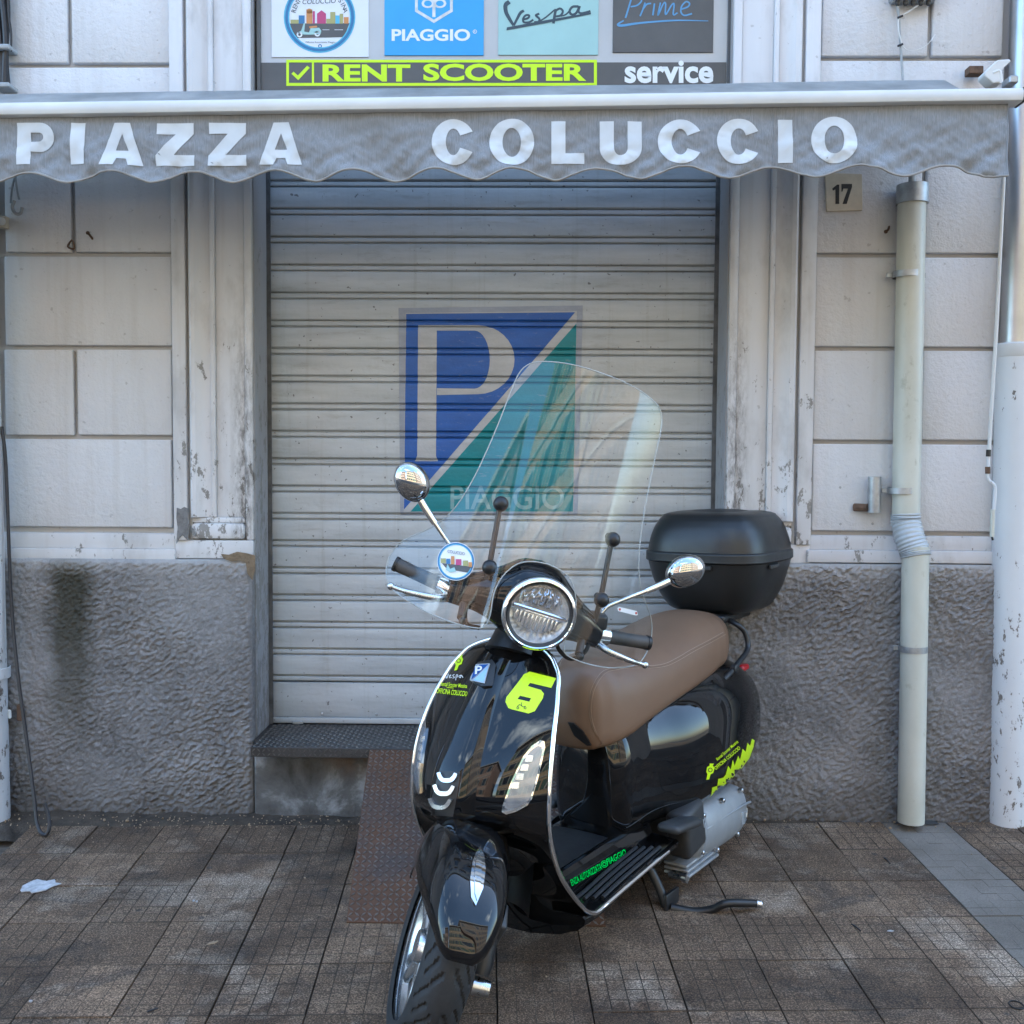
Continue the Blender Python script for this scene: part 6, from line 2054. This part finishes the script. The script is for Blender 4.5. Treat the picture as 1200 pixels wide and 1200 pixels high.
# grips, ends, clamps, levers, mirrors
for s in (1, -1):
    g = sp(tube('grip', [(-.356, s*.222, .9705), (-.372, s*.285, .975), (-.385, s*.340, .980)], [.0185, .0172, .0178], MAT['grip_rubber'], scooter, 20))
    tube('bar_end', [(-.385, s*.340, .980), (-.387, s*.349, .9808)], .0195, MAT['black_plastic'], g, 20)
    cl = sp(tube('lever_clamp', [(-.350, s*.196, .968), (-.354, s*.214, .9695), (-.358, s*.228, .9705)], [.027, .0255, .024], MAT['chrome'], scooter, 20))
    lv = sp(tube('lever', [(-.330, s*.205, .950), (-.310, s*.232, .945), (-.312, s*.285, .939), (-.330, s*.322, .934), (-.336, s*.338, .933)], [.010, .0085, .0075, .0065, .006], MAT['brushed'], scooter, 12, 5, False, 1.0))
    bm = bmesh.new(); bmesh.ops.create_uvsphere(bm, u_segments=14, v_segments=10, radius=.0095, matrix=Matrix.Translation((-.337, s*.343, .933)))
    build('lever_ball', bm, MAT['brushed'], lv, 60)
    sw_ = sp(box('switch_block', (-.345, s*.180, 1.004), (.055, .058, .042), MAT['black_plastic'], scooter, .010, Matrix.Rotation(RAD(12*s), 3, 'X'), 3))
    # mirror
    mc = Vector((-.380, s*.372, 1.192))
    stem = sp(tube('mirror_stem', [(-.350, s*.190, 1.010), (-.352, s*.195, 1.035), (-.358, s*.212, 1.055), (-.366, s*.292, 1.118)], .0058, MAT['chrome'], scooter, 12, 6))
    tube('stem_sleeve', [(-.365, s*.286, 1.113), (-.370, s*.322, 1.142), (-.373, s*.338, 1.156)], [.0085, .0095, .0095], MAT['chrome'], stem, 14)
    fx = Vector((1, -s*.10, .05)).normalized()
    bm = bmesh.new()
    add_lathe(bm, [(0, .034), (.012, .033), (.026, .028), (.038, .018), (.0455, .004), (.047, -.004), (.044, -.008), (.0, -.008)], (0, 0, 0), fx, 32, False)
    dv = Vector((0, s*.75, .66))
    for q_ in bm.verts:
        l_ = q_.co.dot(dv)
        q_.co = (q_.co - dv * l_) * .90 + dv * l_ * 1.14
        q_.co.x *= .85
    bmesh.ops.translate(bm, vec=mc, verts=bm.verts)
    build('mirror', bm, MAT['mirror_chrome'], stem, 60)
# brake hoses
sp(tube('brake_hose', [(-.335, .170, .985), (-.318, .178, .93), (-.322, .150, .895), (-.335, .115, .905), (-.345, .09, .94)], .0055, MAT['black_rubber'], scooter, 8, 6))
sp(tube('brake_hose', [(-.335, -.150, .985), (-.312, -.15, .94), (-.31, -.135, .905), (-.33, -.10, .90)], .0055, MAT['black_rubber'], scooter, 8, 6))
sp(tube('screen_strut', [(-.330, -.158, .965), (-.268, -.160, .925)], .010, MAT['black_plastic'], scooter, 10))
sp(tube('screen_strut', [(-.330, .158, .965), (-.268, .150, .925)], .010, MAT['black_plastic'], scooter, 10))
for s in (1, -1):
    bm = bmesh.new(); bmesh.ops.create_uvsphere(bm, u_segments=14, v_segments=10, radius=.011, matrix=Matrix.Translation((-.262, s*.153, .922)))
    sp(build('screen_bolt', bm, MAT['black_plastic'], scooter, 60))
# ignition bow in the shield top (dark fill under headset)
# ---- windscreen
def wsx(y, z): return -.235 - .30 * (z - 1.0) - 1.5 * y * y
half_o = [(.0, 1.602), (.06, 1.600), (.115, 1.592), (.160, 1.578), (.185, 1.560), (.199, 1.53), (.205, 1.47), (.210, 1.40), (.218, 1.32), (.230, 1.24), (.248, 1.17), (.275, 1.115), (.312, 1.072), (.343, 1.038), (.362, .998), (.364, .96), (.350, .928), (.320, .914), (.26, .908), (.20, .909), (.14, .916), (.105, .928), (.098, .96), (.104, 1.01), (.096, 1.055), (.07, 1.095), (.035, 1.112), (0, 1.117)]
sm = smooth_path([(a, b, 0) for a, b in half_o], 3)
outl = [(p.x, p.y) for p in sm] + [(-p.x, p.y) for p in sm[::-1]][1:-1]
bm = flat_bm(outl, [tuple(range(len(outl)))], 0.022)
for v in bm.verts: v.co = (wsx(v.co.x, v.co.y), v.co.x, v.co.y)
bmesh.ops.triangulate(bm, faces=[f for f in bm.faces if len(f.verts) > 4])
bmesh.ops.recalc_face_normals(bm, faces=bm.faces)
ws_bm = bm
me_ = bpy.data.meshes.new('windscreen'); 
bmesh.ops.solidify(bm, geom=bm.faces[:], thickness=0.0035)
bm.to_mesh(me_); bm.free()
for p in me_.polygons: p.use_smooth = True
me_.set_sharp_from_angle(angle=RAD(45))
wscr = sp(link('windscreen', me_, MAT['acrylic'], scooter))
tube('screen_edge', [(wsx(a, b) - .0012, a, b) for a, b in outl], 0.0015, MAT['acrylic_edge'], wscr, 6, 0, True)
BV['ws'] = bvh_of(wscr)
stk = (534.5, 658)
on_panel('round_sticker', *poly2(ellipse2(*stk, 22, 22.5, 40)), MAT['white_vinyl'], wscr, BV['ws'], INV_S, 0.0012, 0, 8)
on_panel('sticker_ring', *ring2(*stk, 21.3, 19.6, 40, 1.02), MAT['sg_ring'], wscr, BV['ws'], INV_S, 0.0020, 0, 8)
on_panel('sticker_ring', *ring2(*stk, 19.6, 18.8, 40, 1.02), MAT['sg_cyan'], wscr, BV['ws'], INV_S, 0.0020, 0, 8)
on_panel('sticker_road', *poly2([(518, 660), (554, 664.5), (549.5, 671.5), (524, 667)]), MAT['sign_dark'], wscr, BV['ws'], INV_S, 0.0020, 0, 8)
for (x0, x1, yt, yb_, m_) in [(517, 523, 654.5, 660, 'sg_olive'), (523.5, 528, 655, 661, 'sg_ring'), (529, 533, 652, 661.5, 'sg_orange'), (534.5, 541, 655.5, 662.5, 'sg_pink'), (543, 549, 657, 663.5, 'sg_olive'), (549.5, 553.5, 659, 664.5, 'sg_orange')]:
    on_panel('sticker_skyline', *rects2([(x0, yt, x1, yb_)]), MAT[m_], wscr, BV['ws'], INV_S, 0.0026, 0, 8)
on_panel('sticker_scooter', *poly2([(523, 668), (525, 661), (528, 667), (533, 665), (535, 670), (528, 671)]), MAT['sg_mint'], wscr, BV['ws'], INV_S, 0.0030, 0, 8)
v, f, a = text2d('COLUCCIO')
on_panel('sticker_lettering', [(525 + 20*x, 648 + 3.0*x - 3.6*y) for x, y in v], f, MAT['sg_navy'], wscr, BV['ws'], INV_S, 0.0024, 0, 8)
on_panel('maker_label', *poly2([(725, 711), (746, 716), (747, 720.5), (745, 721.3), (724, 716), (723, 712.5)]), MAT['white_vinyl'], wscr, BV['ws'], INV_S, 0.0012, 0, 8)
v, f, a = text2d('FACO', 0.0)
on_panel('maker_lettering', [(728 + 14*x, 716.5 + 3.4*x - 3.2*y) for x, y in v], f, MAT['sg_navy'], wscr, BV['ws'], INV_S, 0.0018, 0, 8) if False else None
for (cx_, cy_) in ((725.8, 714), (744.8, 718.4)): on_panel('maker_mark', *poly2(ellipse2(cx_, cy_, 1.2, 1.5, 10)), MAT['sg_red'], wscr, BV['ws'], INV_S, 0.0018, 0, 8)
# mounting rods with ball clamps behind the screen
for s, (y0, z0, y1, z1) in ((-1, (-.130, 1.062, -.148, 1.214)), (1, (.168, 1.066, .152, 1.216))):
    P0 = Vector((wsx(y0, z0) - .022, y0, z0)); P1 = Vector((wsx(y1, z1) - .022, y1, z1))
    low = P0 + (P0 - P1) * .42 + Vector((-.02, 0, 0))
    rod = sp(tube('screen_rod', [low, P0, P1],   .0072, MAT['black_plastic'], scooter, 12))
    for P, r_ in ((P0, .0195), (P1, .0195)):
        bm = bmesh.new()
        bmesh.ops.create_uvsphere(bm, u_segments=20, v_segments=14, radius=r_, matrix=Matrix.Translation(P + Vector((.012, 0, 0))))
        build('ball_clamp', bm, MAT['black_plastic'], rod, 60)
        tube('clamp_nut', [P + Vector((-.006, 0, 0)), P + Vector((-.028, -.004*s, 0))], .0095, MAT['black_plastic'], rod, 10)

# ---- top case, rack, tail
TCX, TCL, TCW = -1.650, .245, .224
def case_pt(z, k, th, kx=1.0, ky=1.0, sh=0.0):
    n = 2/3.5
    return Vector((TCX + sh + TCL*k*kx*se(math.cos(th), n), TCW*k*ky*se(math.sin(th), n), z))
def case_part(name, zs_, ks_, mat, par, capb=True, capt=True, shx_=None):
    bm = bmesh.new()
    N = 64
    rr = []
    M = 26
    for i in range(M + 1):
        z = zs_[0] + (zs_[-1] - zs_[0]) * i / M
        k = spline(zs_, ks_, z)
        rr.append([bm.verts.new(case_pt(z, k, 2*math.pi*j/N, 1, 1, 0.02*(z - 1.0))) for j in range(N)])
    for A, Bb in zip(rr, rr[1:]):
        for j in range(N): bm.faces.new((A[j], A[(j+1) % N], Bb[(j+1) % N], Bb[j]))
    if capb: bm.faces.new(rr[0][::-1])
    if capt: bm.faces.new(rr[-1])
    return build(name, bm, mat, par, 50)
case = case_part('top_case', [.828, .838, .86, .90, .95, 1.005], [.60, .68, .76, .855, .93, .985], MAT['case'], scooter)
case_part('case_rim', [1.0053, 1.008, 1.016, 1.032, 1.040, 1.043], [.98, 1.004, 1.014, 1.014, 1.004, .985], MAT['case_top'], case)
case_part('case_lid', [1.0433, 1.06, 1.10, 1.135, 1.160, 1.172, 1.178], [.985, .975, .935, .87, .79, .72, .58], MAT['case'], case)
# raised panel on the lid
bm = bmesh.new()
def lidp(u, v):
    x = (2*u-1); y = (2*v-1)
    return Vector((TCX + .004 + x*.135, y*.165, 1.1845 - .028*(abs(y)**2.6) - .016*(abs(x)**3)))
add_grid(bm, lidp, 20, 24)
bmesh.ops.recalc_face_normals(bm, faces=bm.faces)
bmesh.ops.solidify(bm, geom=bm.faces[:], thickness=0.014)
build('lid_panel', bm, MAT['case_top'], case, 40)
rbox('latch', TCX + TCL*.99 - .004, TCX + TCL*.99 + .012, -.075, .075, .985, 1.000, .004, MAT['case_top'], case)
rbox('latch', TCX + .02, TCX + .10, TCW*.985 - .004, TCW*.985 + .007, .985, 1.0, .003, MAT['case_top'], case)
# rack
rack = rbox('luggage_rack', TCX - .13, TCX + .185, -.095, .095, .800, .8275, .010, MAT['black_plastic'], scooter)
for s in (1, -1):
    tube('rack_tube', [(TCX + .13, s*.085, .808), (-1.50, s*.13, .795), (-1.515, s*.152, .765), (-1.50, s*.165, .715), (-1.40, s*.172, .685), (-1.33, s*.172, .662), (-1.29, s*.168, .648)], .0095, MAT['black_plastic'], rack, 12, 6)
    lathe('rack_bolt', [(.015, 0), (.015, .014), (.009, .017), (0, .017)], MAT['black_plastic'], rack, (-1.36, s*.170, .674), 'Y', 12)
rbox('tail_light', -1.67, -1.60, -.05, .05, .575, .625, .015, MAT['tail_red'], scooter)
for s in (1, -1): rbox('rear_indicator', -1.60, -1.54, s*.095, s*.135, .625, .65, .012, MAT['tail_red'], scooter)
box('plate_holder', (-1.775, 0, .325), (.012, .27, .17), MAT['black_plastic'], scooter, .006, Matrix.Rotation(RAD(18), 3, 'Y'), 2)
box('number_plate', (-1.784, 0, .325), (.003, .178, .178), MAT['white_vinyl'], scooter, .001, Matrix.Rotation(RAD(18), 3, 'Y'))
rbox('rear_mudflap', -1.80, -1.50, -.06, .06, .385, .41, .008, MAT['black_plastic'], scooter)

# ---- centre stand with its foot lever
stand = tube('centre_stand', [(-.93, .075, .155), (-.93, .125, .07), (-.925, .150, .012)], .014, MAT['black_plastic'], scooter, 10, 3)
tube('stand_leg', [(-.93, -.075, .155), (-.93, -.125, .07), (-.925, -.150, .012)], .014, MAT['black_plastic'], stand, 10, 3)
tube('stand_bridge', [(-.93, -.08, .13), (-.93, .08, .13)], .013, MAT['black_plastic'], stand, 10)
for s in (1, -1):
    rbox('stand_foot', -.985, -.875, s*.128, s*.182, .001, .014, .005, MAT['black_plastic'], stand, None, 2)
rbox('stand_plate', -.985, -.90, .148, .160, .012, .075, .005, MAT['black_plastic'], stand, None, 2)
tube('foot_lever', [(-.925, .160, .030), (-.955, .22, .022), (-.975, .270, .034), (-.985, .310, .058), (-1.035, .355, .052), (-1.055, .372, .048)], [.014, .013, .0125, .012, .0115, .011], MAT['black_plastic'], stand, 10, 6)
tube('lever_tip', [(-1.054, .371, .048), (-1.066, .381, .044)], .0125, MAT['brushed'], stand, 10)
